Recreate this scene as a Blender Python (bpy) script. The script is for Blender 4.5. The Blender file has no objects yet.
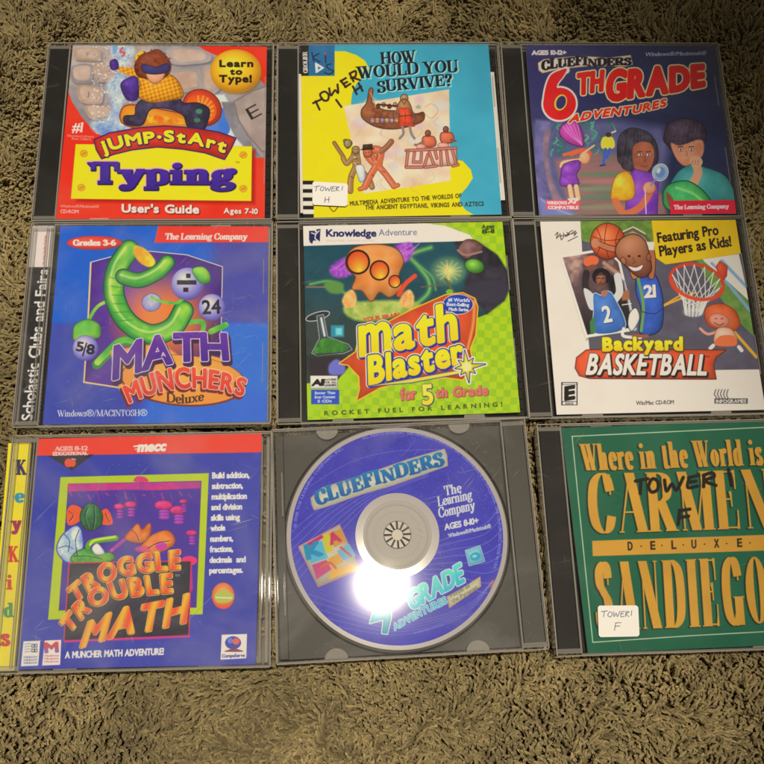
import bpy, math, random
import numpy as np
from mathutils import Matrix, Vector

SC = bpy.context.scene
COL = SC.collection
MM = 0.001

# ------------------------------------------------------------------ camera
FPX, CX, CY = 890.05, 371.99, 380.93          # focal length and principal point on the 764 px frame
YAW = -0.1265
def _rx(a): c, s = math.cos(a), math.sin(a); return np.array([[1,0,0],[0,c,-s],[0,s,c]])
def _rz(a): c, s = math.cos(a), math.sin(a); return np.array([[c,-s,0],[s,c,0],[0,0,1]])
ORG = np.array([11.8, 187.6, 0.0])
CAM_R = _rz(YAW) @ _rx(math.radians(17.0384)) @ _rz(math.radians(6.0234))
CAM_C = _rz(YAW) @ (np.array([0, 0, 480.73 + 10.4]) - ORG)      # millimetres
cam = bpy.data.objects.new('camera', bpy.data.cameras.new('camera'))
COL.objects.link(cam)
M4 = Matrix([list(CAM_R[i]) + [CAM_C[i] * MM] for i in range(3)] + [[0, 0, 0, 1]])
cam.matrix_world = M4
cam.data.sensor_width = 36.0
cam.data.lens = 36.0 * FPX / 764.0
cam.data.shift_x = (382 - CX) / 764.0
cam.data.shift_y = -(382 - CY) / 764.0
cam.data.clip_start = 0.01
cam.data.clip_end = 50
SC.camera = cam

# ------------------------------------------------------------------ light: dim warm room, one ceiling lamp, its cone edge standing in for the top-right shadow
W = bpy.data.worlds.new('World'); SC.world = W; W.use_nodes = True
bg = W.node_tree.nodes['Background']
bg.inputs[0].default_value = (1.0, 0.86, 0.68, 1); bg.inputs[1].default_value = 0.12
def spot(name, loc, aim, power, size_deg, blend, radius, col):
    l = bpy.data.lights.new(name, 'SPOT'); l.energy = power; l.color = col
    l.spot_size = math.radians(size_deg); l.spot_blend = blend; l.shadow_soft_size = radius
    o = bpy.data.objects.new(name, l); COL.objects.link(o); o.location = loc
    o.rotation_euler = (Vector(aim) - Vector(loc)).to_track_quat('-Z', 'Y').to_euler()
    return o
LAMP_H = 2.0
def pix_to_plane(x, y, z=10.4):
    """photo pixel -> point (mm) on the horizontal plane z"""
    d = CAM_R @ np.array([(x - CX) / FPX, (CY - y) / FPX, -1.0])
    k = (z - CAM_C[2]) / d[2]
    return CAM_C + d * k
def plane_to_pix(P):
    d = (P - CAM_C) @ CAM_R
    return CX + FPX * d[..., 0] / -d[..., 2], CY - FPX * d[..., 1] / -d[..., 2]
_g = pix_to_plane(382, 584)
_v = (_g - CAM_C) / (CAM_C[2] - 10.4)
LAMP = (_g + np.array([_v[0], _v[1], 1.0]) * LAMP_H * 1000) * MM
spot('ceiling_lamp', tuple(LAMP), (-0.150, -0.095, 0), 144, 27.2, 0.70, 0.029, (1.0, 0.87, 0.68))
SC.view_settings.view_transform = 'Standard'
SC.view_settings.look = 'None'
SC.view_settings.exposure = 0.0
SC.view_settings.gamma = 1.0
SC.cycles.max_bounces = 8
SC.cycles.transparent_max_bounces = 24
SC.cycles.caustics_reflective = False
SC.cycles.caustics_refractive = False
SC.cycles.use_denoising = True

# ------------------------------------------------------------------ materials
def newmat(name):
    m = bpy.data.materials.new(name); m.use_nodes = True
    nt = m.node_tree; b = nt.nodes['Principled BSDF']
    return m, nt, b
def N(nt, typ, **kw):
    n = nt.nodes.new(typ)
    for k, v in kw.items():
        if k.startswith('i_'): n.inputs[k[2:].replace('_', ' ')].default_value = v
        else: setattr(n, k, v)
    return n
def bump(nt, b, scale, strength, dist=0.0002, detail=4):
    tc = N(nt, 'ShaderNodeTexCoord'); no = N(nt, 'ShaderNodeTexNoise')
    no.inputs['Scale'].default_value = scale; no.inputs['Detail'].default_value = detail
    bp = N(nt, 'ShaderNodeBump'); bp.inputs['Strength'].default_value = strength; bp.inputs['Distance'].default_value = dist
    nt.links.new(tc.outputs['Object'], no.inputs['Vector']); nt.links.new(no.outputs['Fac'], bp.inputs['Height'])
    nt.links.new(bp.outputs['Normal'], b.inputs['Normal'])
    return no
def mat_print(name, rough=0.4, metal=0.0, spec=0.4):
    m, nt, b = newmat(name)
    a = N(nt, 'ShaderNodeAttribute', attribute_name='Col')
    nt.links.new(a.outputs['Color'], b.inputs['Base Color'])
    b.inputs['Roughness'].default_value = rough; b.inputs['Metallic'].default_value = metal
    b.inputs['Specular IOR Level'].default_value = spec
    return m
PRINT = mat_print('printed_paper', 0.5, spec=.12)
STICK = mat_print('sticker_paper', 0.7, spec=0.2)
def mat_black():
    m, nt, b = newmat('black_plastic')
    tc = N(nt, 'ShaderNodeTexCoord'); no = N(nt, 'ShaderNodeTexNoise'); no.inputs['Scale'].default_value = 90
    no.inputs['Detail'].default_value = 6
    r = N(nt, 'ShaderNodeValToRGB'); r.color_ramp.elements[0].color = (.006, .006, .006, 1); r.color_ramp.elements[1].color = (.013, .0125, .012, 1)
    nt.links.new(tc.outputs['Object'], no.inputs['Vector']); nt.links.new(no.outputs['Fac'], r.inputs['Fac'])
    nt.links.new(r.outputs['Color'], b.inputs['Base Color'])
    b.inputs['Roughness'].default_value = 0.52
    b.inputs['Specular IOR Level'].default_value = 0.14
    return m
BLACK = mat_black()
def mat_clear(name, haze, haze_col, scratch=True, tint=(1, 1, 1), scr=.09, smudge=.010):
    """thin polystyrene: passes light straight through, Fresnel gloss, fine scratches and dust"""
    m = bpy.data.materials.new(name); m.use_nodes = True; nt = m.node_tree; nt.nodes.clear()
    out = N(nt, 'ShaderNodeOutputMaterial')
    tr = N(nt, 'ShaderNodeBsdfTransparent'); tr.inputs[0].default_value = (*tint, 1)
    gl = N(nt, 'ShaderNodeBsdfGlossy'); gl.inputs['Roughness'].default_value = 0.025
    gl.inputs[0].default_value = (1, 1, 1, 1)
    df = N(nt, 'ShaderNodeBsdfDiffuse'); df.inputs[0].default_value = (*haze_col, 1)
    fr = N(nt, 'ShaderNodeFresnel'); fr.inputs['IOR'].default_value = 1.33
    m1 = N(nt, 'ShaderNodeMixShader'); m2 = N(nt, 'ShaderNodeMixShader')
    nt.links.new(tr.outputs[0], m1.inputs[1]); nt.links.new(df.outputs[0], m1.inputs[2])
    nt.links.new(m1.outputs[0], m2.inputs[1]); nt.links.new(gl.outputs[0], m2.inputs[2])
    nt.links.new(fr.outputs[0], m2.inputs[0]); nt.links.new(m2.outputs[0], out.inputs[0])
    if scratch:
        geo = N(nt, 'ShaderNodeNewGeometry')
        acc = None
        for ang, sc_, th in ((0.5, 60, .9925), (2.3, 45, .9935), (1.35, 75, .995), (2.9, 38, .995)):
            vr = N(nt, 'ShaderNodeVectorRotate'); vr.rotation_type = 'Z_AXIS'; vr.inputs['Angle'].default_value = ang
            mp = N(nt, 'ShaderNodeMapping'); mp.inputs['Scale'].default_value = (sc_, sc_ * 42, 1)
            mp.inputs['Location'].default_value = (ang * 3.1, ang * 1.7, 0)
            nt.links.new(geo.outputs['Position'], vr.inputs[0])
            vo = N(nt, 'ShaderNodeTexNoise'); vo.inputs['Scale'].default_value = 1.0; vo.inputs['Detail'].default_value = 1.0
            vo.inputs['Distortion'].default_value = 0.12
            mr = N(nt, 'ShaderNodeMapRange'); mr.inputs['From Min'].default_value = 0.72; mr.inputs['From Max'].default_value = 0.80
            nt.links.new(vr.outputs[0], mp.inputs[0]); nt.links.new(mp.outputs[0], vo.inputs['Vector'])
            nt.links.new(vo.outputs['Fac'], mr.inputs['Value'])
            if acc is None: acc = mr.outputs[0]
            else:
                mx = N(nt, 'ShaderNodeMath', operation='MAXIMUM'); nt.links.new(acc, mx.inputs[0]); nt.links.new(mr.outputs[0], mx.inputs[1]); acc = mx.outputs[0]
        pm = N(nt, 'ShaderNodeTexNoise'); pm.inputs['Scale'].default_value = 28; pm.inputs['Detail'].default_value = 3
        pr = N(nt, 'ShaderNodeMapRange'); pr.inputs['From Min'].default_value = 0.47; pr.inputs['From Max'].default_value = 0.62
        nt.links.new(geo.outputs['Position'], pm.inputs['Vector']); nt.links.new(pm.outputs['Fac'], pr.inputs['Value'])
        pq = N(nt, 'ShaderNodeMath', operation='MULTIPLY'); nt.links.new(acc, pq.inputs[0]); nt.links.new(pr.outputs[0], pq.inputs[1]); acc = pq.outputs[0]
        du = N(nt, 'ShaderNodeTexNoise'); du.inputs['Scale'].default_value = 900; du.inputs['Detail'].default_value = 2
        dr = N(nt, 'ShaderNodeMapRange'); dr.inputs['From Min'].default_value = 0.74; dr.inputs['From Max'].default_value = 0.80
        nt.links.new(geo.outputs['Position'], du.inputs['Vector']); nt.links.new(du.outputs['Fac'], dr.inputs['Value'])
        mx = N(nt, 'ShaderNodeMath', operation='MAXIMUM'); nt.links.new(acc, mx.inputs[0]); nt.links.new(dr.outputs[0], mx.inputs[1])
        ml = N(nt, 'ShaderNodeMath', operation='MULTIPLY_ADD'); ml.inputs[1].default_value = scr
        sm = N(nt, 'ShaderNodeTexNoise'); sm.inputs['Scale'].default_value = 16; sm.inputs['Detail'].default_value = 5; sm.inputs['Distortion'].default_value = 1.2
        sr = N(nt, 'ShaderNodeMapRange'); sr.inputs['From Min'].default_value = 0.48; sr.inputs['From Max'].default_value = 0.72
        sr.inputs['To Min'].default_value = haze; sr.inputs['To Max'].default_value = haze + smudge
        nt.links.new(geo.outputs['Position'], sm.inputs['Vector']); nt.links.new(sm.outputs['Fac'], sr.inputs['Value']); nt.links.new(sr.outputs[0], ml.inputs[2])
        nt.links.new(mx.outputs[0], ml.inputs[0]); nt.links.new(ml.outputs[0], m1.inputs[0])
    else:
        m1.inputs[0].default_value = haze
    return m
CLEAR = mat_clear('clear_plastic', 0.003, (.8, .8, .8))
WORN = mat_clear('worn_clear_plastic', 0.010, (.8, .8, .8), scr=.30, smudge=.05)
EDGE = mat_clear('edge_glint_plastic', 0.62, (.50, .48, .44), scratch=False)  # pale diffuse grey: glint of the lid edges put into the colour
RIM = mat_clear('clear_plastic_edge', 0.33, (.58, .56, .52), scratch=False)
WHITE_M, _nt, _b = newmat('page_paper'); _b.inputs['Base Color'].default_value = (.8, .79, .76, 1); _b.inputs['Roughness'].default_value = .6

# ------------------------------------------------------------------ object helpers
def link(name, me, mat=None, parent=None, smooth=False):
    o = bpy.data.objects.new(name, me); COL.objects.link(o)
    if mat is not None and not me.materials: me.materials.append(mat)
    if parent is not None: o.parent = parent
    if smooth: me.polygons.foreach_set('use_smooth', [True] * len(me.polygons))
    return o
class MB:
    """collects boxes and prisms (mm) into one mesh"""
    def __init__(s): s.v, s.f, s.mi = [], [], []
    def box(s, x0, x1, y0, y1, z0, z1, ch=0.25, m=0):
        ch = min(ch, (x1 - x0) * .3, (y1 - y0) * .3, (z1 - z0) * .4)
        a = [(x0 + ch, y0 + ch), (x1 - ch, y0 + ch), (x1 - ch, y1 - ch), (x0 + ch, y1 - ch)]
        b = [(x0, y0), (x1, y0), (x1, y1), (x0, y1)]
        n = len(s.v)
        for r, z in ((a, z0), (b, z0 + ch), (b, z1 - ch), (a, z1)):
            s.v += [(p[0] * MM, p[1] * MM, z * MM) for p in r]
        s.f.append((n + 3, n + 2, n + 1, n)); s.f.append((n + 12, n + 13, n + 14, n + 15))
        for l in range(3):
            for k in range(4):
                s.f.append((n + 4 * l + k, n + 4 * l + (k + 1) % 4, n + 4 * l + 4 + (k + 1) % 4, n + 4 * l + 4 + k))
        s.mi += [m] * 14
    def prism(s, pts, z0, z1, m=0, ch=0.0):
        n = len(s.v); k = len(pts)
        for z in (z0, z1): s.v += [(x * MM, y * MM, z * MM) for x, y in pts]
        s.f.append(tuple(n + i for i in reversed(range(k)))); s.f.append(tuple(n + k + i for i in range(k)))
        for i in range(k): s.f.append((n + i, n + (i + 1) % k, n + k + (i + 1) % k, n + k + i))
        s.mi += [m] * (k + 2)
    def build(s, name, mats, parent=None):
        me = bpy.data.meshes.new(name); me.from_pydata(s.v, [], s.f)
        for m in (mats if isinstance(mats, (list, tuple)) else [mats]): me.materials.append(m)
        me.polygons.foreach_set('material_index', s.mi)
        me.update()
        return link(name, me, None, parent)
def lathe(name, prof, mat, parent, seg=96, smooth=False):
    """ring surface from a profile of (r, z) in mm"""
    v, f = [], []
    for r, z in prof:
        for k in range(seg):
            a = 2 * math.pi * k / seg; v.append((r * math.cos(a) * MM, r * math.sin(a) * MM, z * MM))
    for i in range(len(prof) - 1):
        for k in range(seg):
            f.append((i * seg + k, i * seg + (k + 1) % seg, (i + 1) * seg + (k + 1) % seg, (i + 1) * seg + k))
    me = bpy.data.meshes.new(name); me.from_pydata(v, [], f); me.update()
    return link(name, me, mat, parent, smooth)

# ------------------------------------------------------------------ lettering
_gl = {}
def sans(ch):
    """outline loops of one built-in font character, cap height 1, with its advance"""
    if ch in _gl: return _gl[ch]
    if ch == ' ': _gl[ch] = ([], .38); return _gl[ch]
    c = bpy.data.curves.new('glyph', 'FONT'); c.body = ch; c.resolution_u = 4; c.fill_mode = 'NONE'
    o = bpy.data.objects.new('glyph', c)
    me = o.to_mesh()
    co = np.array([v.co[:2] for v in me.vertices]) / 0.6775
    adj = {}
    for e in me.edges:
        a, b = e.vertices; adj.setdefault(a, []).append(b); adj.setdefault(b, []).append(a)
    seen, loops = set(), []
    for s0 in adj:
        if s0 in seen: continue
        lp, cur, prev = [], s0, None
        while cur not in seen:
            seen.add(cur); lp.append(co[cur]); nx = [q for q in adj[cur] if q != prev and q not in seen]
            prev = cur
            if not nx: break
            cur = nx[0]
        if len(lp) > 2: loops.append(np.array(lp))
    o.to_mesh_clear(); bpy.data.objects.remove(o); bpy.data.curves.remove(c)
    x0 = min(l[:, 0].min() for l in loops); x1 = max(l[:, 0].max() for l in loops)
    loops = [l - [x0, 0] for l in loops]
    _gl[ch] = ([loops], x1 - x0)
    return _gl[ch]
def smooth_path(P, closed=False, k=7):
    P = np.asarray(P, float); n = len(P)
    if n < 3: return P
    out = []
    rng = range(n if closed else n - 1)
    for i in rng:
        if closed: a, b, c, d = P[(i - 1) % n], P[i], P[(i + 1) % n], P[(i + 2) % n]
        else: a, b, c, d = P[max(i - 1, 0)], P[i], P[i + 1], P[min(i + 2, n - 1)]
        for j in range(k):
            t = j / k
            out.append(0.5 * ((2 * b) + (-a + c) * t + (2 * a - 5 * b + 4 * c - d) * t * t + (-a + 3 * b - 3 * c + d) * t ** 3))
    if not closed: out.append(P[-1])
    return np.array(out)
def el(cx, cy, rx, ry, a0=0, a1=360, n=16):
    return [(cx + rx * math.cos(math.radians(a0 + (a1 - a0) * i / n)), cy + ry * math.sin(math.radians(a0 + (a1 - a0) * i / n))) for i in range(n + 1)]
# serif capitals and lower case as pen strokes: v stem, n thin stem, d diagonal, h hair bar, c curve, o closed curve, b ball
SERIF = {
'A': (.76, 'd .07 0 .38 1 t b;d .38 1 .69 0 T b;h .18 .55 .34'),
'B': (.66, 'v .14 0 1 BT;c .14 .98 .36 .98 .53 .88 .53 .66 .36 .53 .14 .53;c .14 .53 .40 .53 .58 .40 .58 .14 .40 .02 .14 .02'),
'C': (.70, 'c .63 .70 .55 .92 .38 .985 .17 .84 .10 .5 .17 .16 .38 .015 .55 .08 .64 .28;n .635 .64 .98 '),
'D': (.76, 'v .14 0 1 BT;c .14 .98 .38 .98 .61 .84 .67 .5 .61 .16 .38 .02 .14 .02'),
'E': (.64, 'v .14 0 1 BT;h .14 .57 .975;h .14 .57 .025;h .14 .42 .51;k .57 .68 1;k .59 0 .32;k .43 .38 .64'),
'F': (.60, 'v .14 0 1 BTb;h .14 .55 .975;h .14 .40 .51;k .55 .68 1;k .41 .38 .64'),
'G': (.76, 'c .63 .72 .55 .92 .38 .985 .17 .84 .10 .5 .17 .16 .38 .015 .52 .06 .60 .16;n .635 .66 .98 ;v .62 0 .42 t'),
'H': (.80, 'v .15 0 1 bt;v .65 0 1 bt;h .15 .65 .51'),
'I': (.32, 'v .16 0 1 bt'),
'J': (.46, 'v .30 .12 1 t;c .30 .14 .24 .0 .12 .0 .06 .12;o .08 .14 .04 .04'),
'K': (.76, 'v .14 0 1 bt;d .20 .42 .60 1 t t;d .32 .56 .66 0 T b'),
'L': (.62, 'v .14 0 1 tB;h .14 .56 .025;k .57 0 .34'),
'M': (.98, 'n .13 0 1 b;d .14 1 .48 0 T ;d .50 0 .80 1 t ;v .84 0 1 bt;h .02 .16 .98'),
'N': (.80, 'n .13 0 1 b;d .14 1 .66 0 T ;n .68 0 1 t;h .02 .16 .98'),
'O': (.78, 'o .39 .5 .29 .485'),
'P': (.62, 'v .14 0 1 bT;c .14 .98 .38 .98 .55 .88 .55 .60 .38 .48 .14 .48'),
'Q': (.78, 'o .39 .5 .29 .485;d .40 .1 .68 -.16 T '),
'R': (.74, 'v .14 0 1 bT;c .14 .98 .38 .98 .55 .88 .55 .62 .38 .51 .14 .51;d .36 .51 .64 0 T b'),
'S': (.56, 'c .47 .76 .42 .93 .27 .985 .11 .88 .12 .68 .28 .55 .44 .42 .48 .2 .36 .04 .22 .02 .10 .1 .07 .27;k .47 .66 .97;k .07 .03 .33'),
'T': (.68, 'v .34 0 1 b;h .05 .63 .975;k .05 .66 1;k .63 .66 1'),
'U': (.76, 'v .15 .3 1 t;c .15 .34 .17 .12 .36 .015 .55 .10 .61 .34;n .62 .3 1 t'),
'V': (.74, 'd .09 1 .38 0 T t;d .38 0 .66 1 t t'),
'W': (1.04, 'd .08 1 .34 0 T t;d .34 0 .54 .9 t ;d .46 1 .72 0 T t;d .72 0 .96 1 t t'),
'X': (.74, 'd .10 1 .62 0 T bt;d .08 0 .62 1 t bt'),
'Y': (.72, 'd .09 1 .36 .45 T t;d .36 .45 .62 1 t t;v .36 0 .5 b'),
'Z': (.64, 'h .08 .56 .975;d .54 .98 .10 .02 T ;h .10 .58 .025;k .09 .68 1;k .58 0 .32'),
'a': (.50, 'c .09 .48 .13 .62 .26 .65 .36 .58 .36 .4;v .36 .04 .46 B;c .36 .40 .16 .34 .09 .16 .18 .02 .30 .05 .37 .16;b .12 .50'),
'b': (.56, 'v .12 0 1 T;c .12 .52 .24 .645 .42 .56 .46 .32 .42 .08 .26 .01 .12 .08'),
'c': (.46, 'c .40 .52 .32 .635 .16 .56 .09 .32 .16 .08 .28 .01 .42 .14;b .38 .50'),
'd': (.56, 'v .43 0 1 TB;c .43 .52 .30 .645 .13 .56 .09 .32 .13 .08 .28 .01 .43 .10'),
'e': (.48, 'c .10 .36 .41 .37 .38 .58 .26 .645 .13 .56 .09 .32 .15 .08 .28 .01 .42 .13'),
'f': (.34, 'v .14 0 .78 b;c .14 .76 .18 .95 .28 .99 .36 .92;h .02 .30 .63;b .34 .90'),
'g': (.52, 'o .23 .42 .15 .22;c .12 .24 .06 .14 .14 .05 .34 .04 .45 -.06 .38 -.22 .20 -.27 .07 -.20 .07 -.08 .16 .02;c .34 .56 .40 .66 .48 .64;b .47 .62'),
'h': (.60, 'v .13 0 1 Tb;c .13 .48 .26 .63 .38 .62 .43 .5 .43 .4;v .43 0 .44 b'),
'i': (.30, 'v .14 0 .65 Tb;b .14 .88'),
'j': (.30, 'v .15 -.1 .65 T;c .15 -.1 .12 -.25 .02 -.25;b .15 .88'),
'k': (.58, 'v .13 0 1 Tb;d .17 .26 .42 .64 t t;d .24 .38 .47 0 T b'),
'l': (.28, 'v .14 0 1 Tb'),
'm': (.88, 'v .13 0 .65 Tb;c .13 .48 .25 .63 .36 .62 .42 .5 .42 .4;v .42 0 .44 b;c .42 .48 .54 .63 .65 .62 .71 .5 .71 .4;v .71 0 .44 b'),
'n': (.60, 'v .13 0 .65 Tb;c .13 .48 .26 .63 .38 .62 .43 .5 .43 .4;v .43 0 .44 b'),
'o': (.52, 'o .26 .325 .17 .31'),
'p': (.56, 'v .12 -.28 .65 Tb;c .12 .52 .24 .645 .42 .56 .46 .32 .42 .08 .26 .01 .12 .10'),
'q': (.56, 'v .43 -.28 .65 b;c .43 .52 .30 .645 .13 .56 .09 .32 .13 .08 .28 .01 .43 .10'),
'r': (.42, 'v .13 0 .65 Tb;c .13 .46 .20 .60 .32 .64 .38 .58;b .35 .57'),
's': (.42, 'c .34 .50 .28 .635 .16 .635 .09 .52 .16 .38 .30 .28 .35 .14 .26 .015 .14 .02 .07 .15;k .34 .44 .64;k .07 .01 .22'),
't': (.36, 'v .15 .12 .85 ;c .15 .14 .18 .02 .26 .01 .34 .10;h .03 .32 .63'),
'u': (.60, 'v .14 .16 .65 T;c .14 .2 .17 .03 .28 .02 .38 .08 .44 .2;v .44 0 .65 TB'),
'v': (.54, 'd .08 .65 .27 0 T t;d .27 0 .46 .65 t t'),
'w': (.80, 'd .07 .65 .25 0 T t;d .25 0 .39 .62 t ;d .37 .65 .55 0 T t;d .55 0 .72 .65 t t'),
'x': (.54, 'd .09 .65 .44 0 T bt;d .08 0 .44 .65 t bt'),
'y': (.56, 'd .09 .65 .29 .02 T t;c .48 .64 .29 .04 .20 -.2 .10 -.26 .04 -.2;b .06 -.18;h .38 .56 .63'),
'z': (.48, 'h .08 .40 .63;d .38 .64 .10 .02 T ;h .10 .42 .02'),
'?': (.46, 'c .08 .76 .12 .95 .24 .985 .38 .9 .38 .7 .26 .52 .22 .3;b .22 .06;b .10 .76'),
'!': (.30, 'd .15 .3 .15 1 T ;b .15 .06'), "'": (.2, 'd .1 .7 .1 1 T '), ',': (.2, 'b .1 .05;d .12 .05 .06 -.14 t '),
'.': (.2, 'b .1 .06'), '-': (.36, 'h .05 .31 .34;h .05 .31 .30'), '/': (.4, 'd .04 -.1 .36 1.05 t '), ' ': (.30, ''),
'0': (.6, 'o .3 .5 .2 .485'), '1': (.4, 'v .2 0 1 bT'),
'3': (.52, 'c .08 .84 .2 .985 .38 .92 .40 .68 .20 .53;c .20 .53 .42 .46 .44 .14 .24 .015 .08 .12;b .1 .82;b .1 .16'),
'6': (.56, 'o .29 .31 .19 .3;c .46 .95 .24 .88 .11 .62 .10 .34'),
}
def serif(ch, T=.16, t=.045, S=.06, sh=.045, wd=1.0):
    key = (ch, T, t, S, sh, wd)
    if key in _gl: return _gl[key]
    if ch not in SERIF:
        g, w = sans(ch); _gl[key] = ([[l * [wd, 1] for l in gg] for gg in g], w * wd); return _gl[key]
    w, spec = SERIF[ch]; G = []; sb = max(0, T * (1 - wd) * .62) + max(0, (T - .17) * .5)
    def rect(x0, x1, y0, y1): G.append([np.array([(x0, y0), (x1, y0), (x1, y1), (x0, y1)], float)])
    def srf(x, y, up, ww, l=1, r=1):
        rect(x - ww / 2 - S * l, x + ww / 2 + S * r, y - (sh if up else 0), y + (0 if up else sh))
    for it in spec.split(';'):
        p = it.split()
        if not p: continue
        k = p[0]
        if k in 'vn':
            x, y0, y1 = float(p[1]) * wd, float(p[2]), float(p[3]); ww = T if k == 'v' else t
            fl = p[4] if len(p) > 4 else ''
            rect(x - ww / 2, x + ww / 2, y0, y1)
            if 'b' in fl: srf(x, y0, 0, ww)
            if 't' in fl: srf(x, y1, 1, ww)
            if 'B' in fl: srf(x, y0, 0, ww, 0 if w > .4 and x > w * wd * .5 else 1, 1 if x > w * wd * .5 else 0)
            if 'T' in fl: srf(x, y1, 1, ww, 1, 0)
        elif k == 'k':
            x, y0, y1 = float(p[1]) * wd, float(p[2]), float(p[3]); a = t * .9
            G.append([np.array([(x - a * 1.6, y1 if y1 > .9 or y0 > .3 else y0), (x + a * .5, y0), (x + a * .5, y1)], float)])
            rect(x - a * .5, x + a * .5, y0, y1)
        elif k == 'd':
            x0, y0, x1, y1 = float(p[1]) * wd, float(p[2]), float(p[3]) * wd, float(p[4]); ww = (T if p[5] == 'T' else t) * 1.06
            G.append([np.array([(x0 - ww / 2, y0), (x0 + ww / 2, y0), (x1 + ww / 2, y1), (x1 - ww / 2, y1)], float)])
            fl = p[6] if len(p) > 6 else ''
            lo, hi = ((x0, y0), (x1, y1)) if y0 < y1 else ((x1, y1), (x0, y0))
            if 'b' in fl: srf(lo[0], lo[1], 0, ww)
            if 't' in fl: srf(hi[0], hi[1], 1, ww)
        elif k == 'h':
            rect(float(p[1]) * wd, float(p[2]) * wd, float(p[3]) - t / 2, float(p[3]) + t / 2)
        elif k == 'b':
            r = max(T * .52, t); G.append([np.array(el(float(p[1]) * wd, float(p[2]), r, r, n=12))])
        elif k == 'o':
            cx, cy, rx, ry = float(p[1]) * wd, float(p[2]), float(p[3]) * wd, float(p[4])
            G.append([np.array(el(cx, cy, rx + T / 2, ry + t / 3, n=28)), np.array(el(cx, cy, max(rx - T / 2, .01), ry - t * .7, n=28))])
        elif k == 'c':
            P = smooth_path(np.array(list(map(float, p[1:]))).reshape(-1, 2) * [wd, 1])
            D = np.gradient(P, axis=0); D /= np.maximum(np.hypot(D[:, 0], D[:, 1])[:, None], 1e-6)
            ww = (t + (T - t) * np.abs(D[:, 1]) ** 2.0)[:, None] / 2
            Nn = np.c_[-D[:, 1], D[:, 0]]
            L, R = P + Nn * ww, P - Nn * ww
            for i in range(0, len(P) - 1, 3):           # short overlapping spans keep tight turns solid
                j = min(i + 6, len(P))
                G.append([np.r_[L[i:j], R[i:j][::-1]]])
    G = [[l + [sb, 0] for l in loops] for loops in G]
    _gl[key] = (G, w * wd + 2 * sb)
    return _gl[key]

# ------------------------------------------------------------------ printing: a picture is computed for every vertex of a fine mesh
def rgb(c):
    if isinstance(c, str): return np.array([int(c[i:i + 2], 16) for i in (0, 2, 4)], float) / 255
    return np.asarray(c, float)
_rs = np.random.RandomState(5); _lat = _rs.rand(256, 256)
def vn(x, y, seed=0):
    x = x + seed * 17.3; y = y + seed * 9.1
    xi = np.floor(x).astype(int); yi = np.floor(y).astype(int); fx = x - xi; fy = y - yi
    fx = fx * fx * (3 - 2 * fx); fy = fy * fy * (3 - 2 * fy)
    g = lambda a, b: _lat[a % 256, b % 256]
    return (g(xi, yi) * (1 - fx) + g(xi + 1, yi) * fx) * (1 - fy) + (g(xi, yi + 1) * (1 - fx) + g(xi + 1, yi + 1) * fx) * fy
def fbm(x, y, seed=0): return (vn(x, y, seed) * .5 + vn(x * 2, y * 2, seed + 1) * .3 + vn(x * 4, y * 4, seed + 2) * .2)
def sdf(groups, X, Y):
    best = np.full(X.shape, 1e9)
    for loops in groups:
        A = np.concatenate(loops); B = np.concatenate([np.roll(l, -1, 0) for l in loops])
        d2 = np.full(X.shape, 1e18); ins = np.zeros(X.shape, bool)
        st = max(1, int(3e6 // max(len(A), 1)))
        for s in range(0, len(X), st):
            x = X[s:s + st, None]; y = Y[s:s + st, None]
            ax, ay, bx, by = A[:, 0], A[:, 1], B[:, 0], B[:, 1]
            dx, dy = bx - ax, by - ay; L = np.maximum(dx * dx + dy * dy, 1e-12)
            t = np.clip(((x - ax) * dx + (y - ay) * dy) / L, 0, 1)
            ex = ax + t * dx - x; ey = ay + t * dy - y
            d2[s:s + st] = (ex * ex + ey * ey).min(1)
            c = (ay > y) != (by > y)
            xx = ax + (y - ay) * dx / np.where(np.abs(dy) < 1e-12, 1e-12, dy)
            ins[s:s + st] = (np.sum(c & (x < xx), axis=1) % 2) == 1
        d = np.sqrt(d2); d[ins] *= -1
        best = np.minimum(best, d)
    return best
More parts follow.
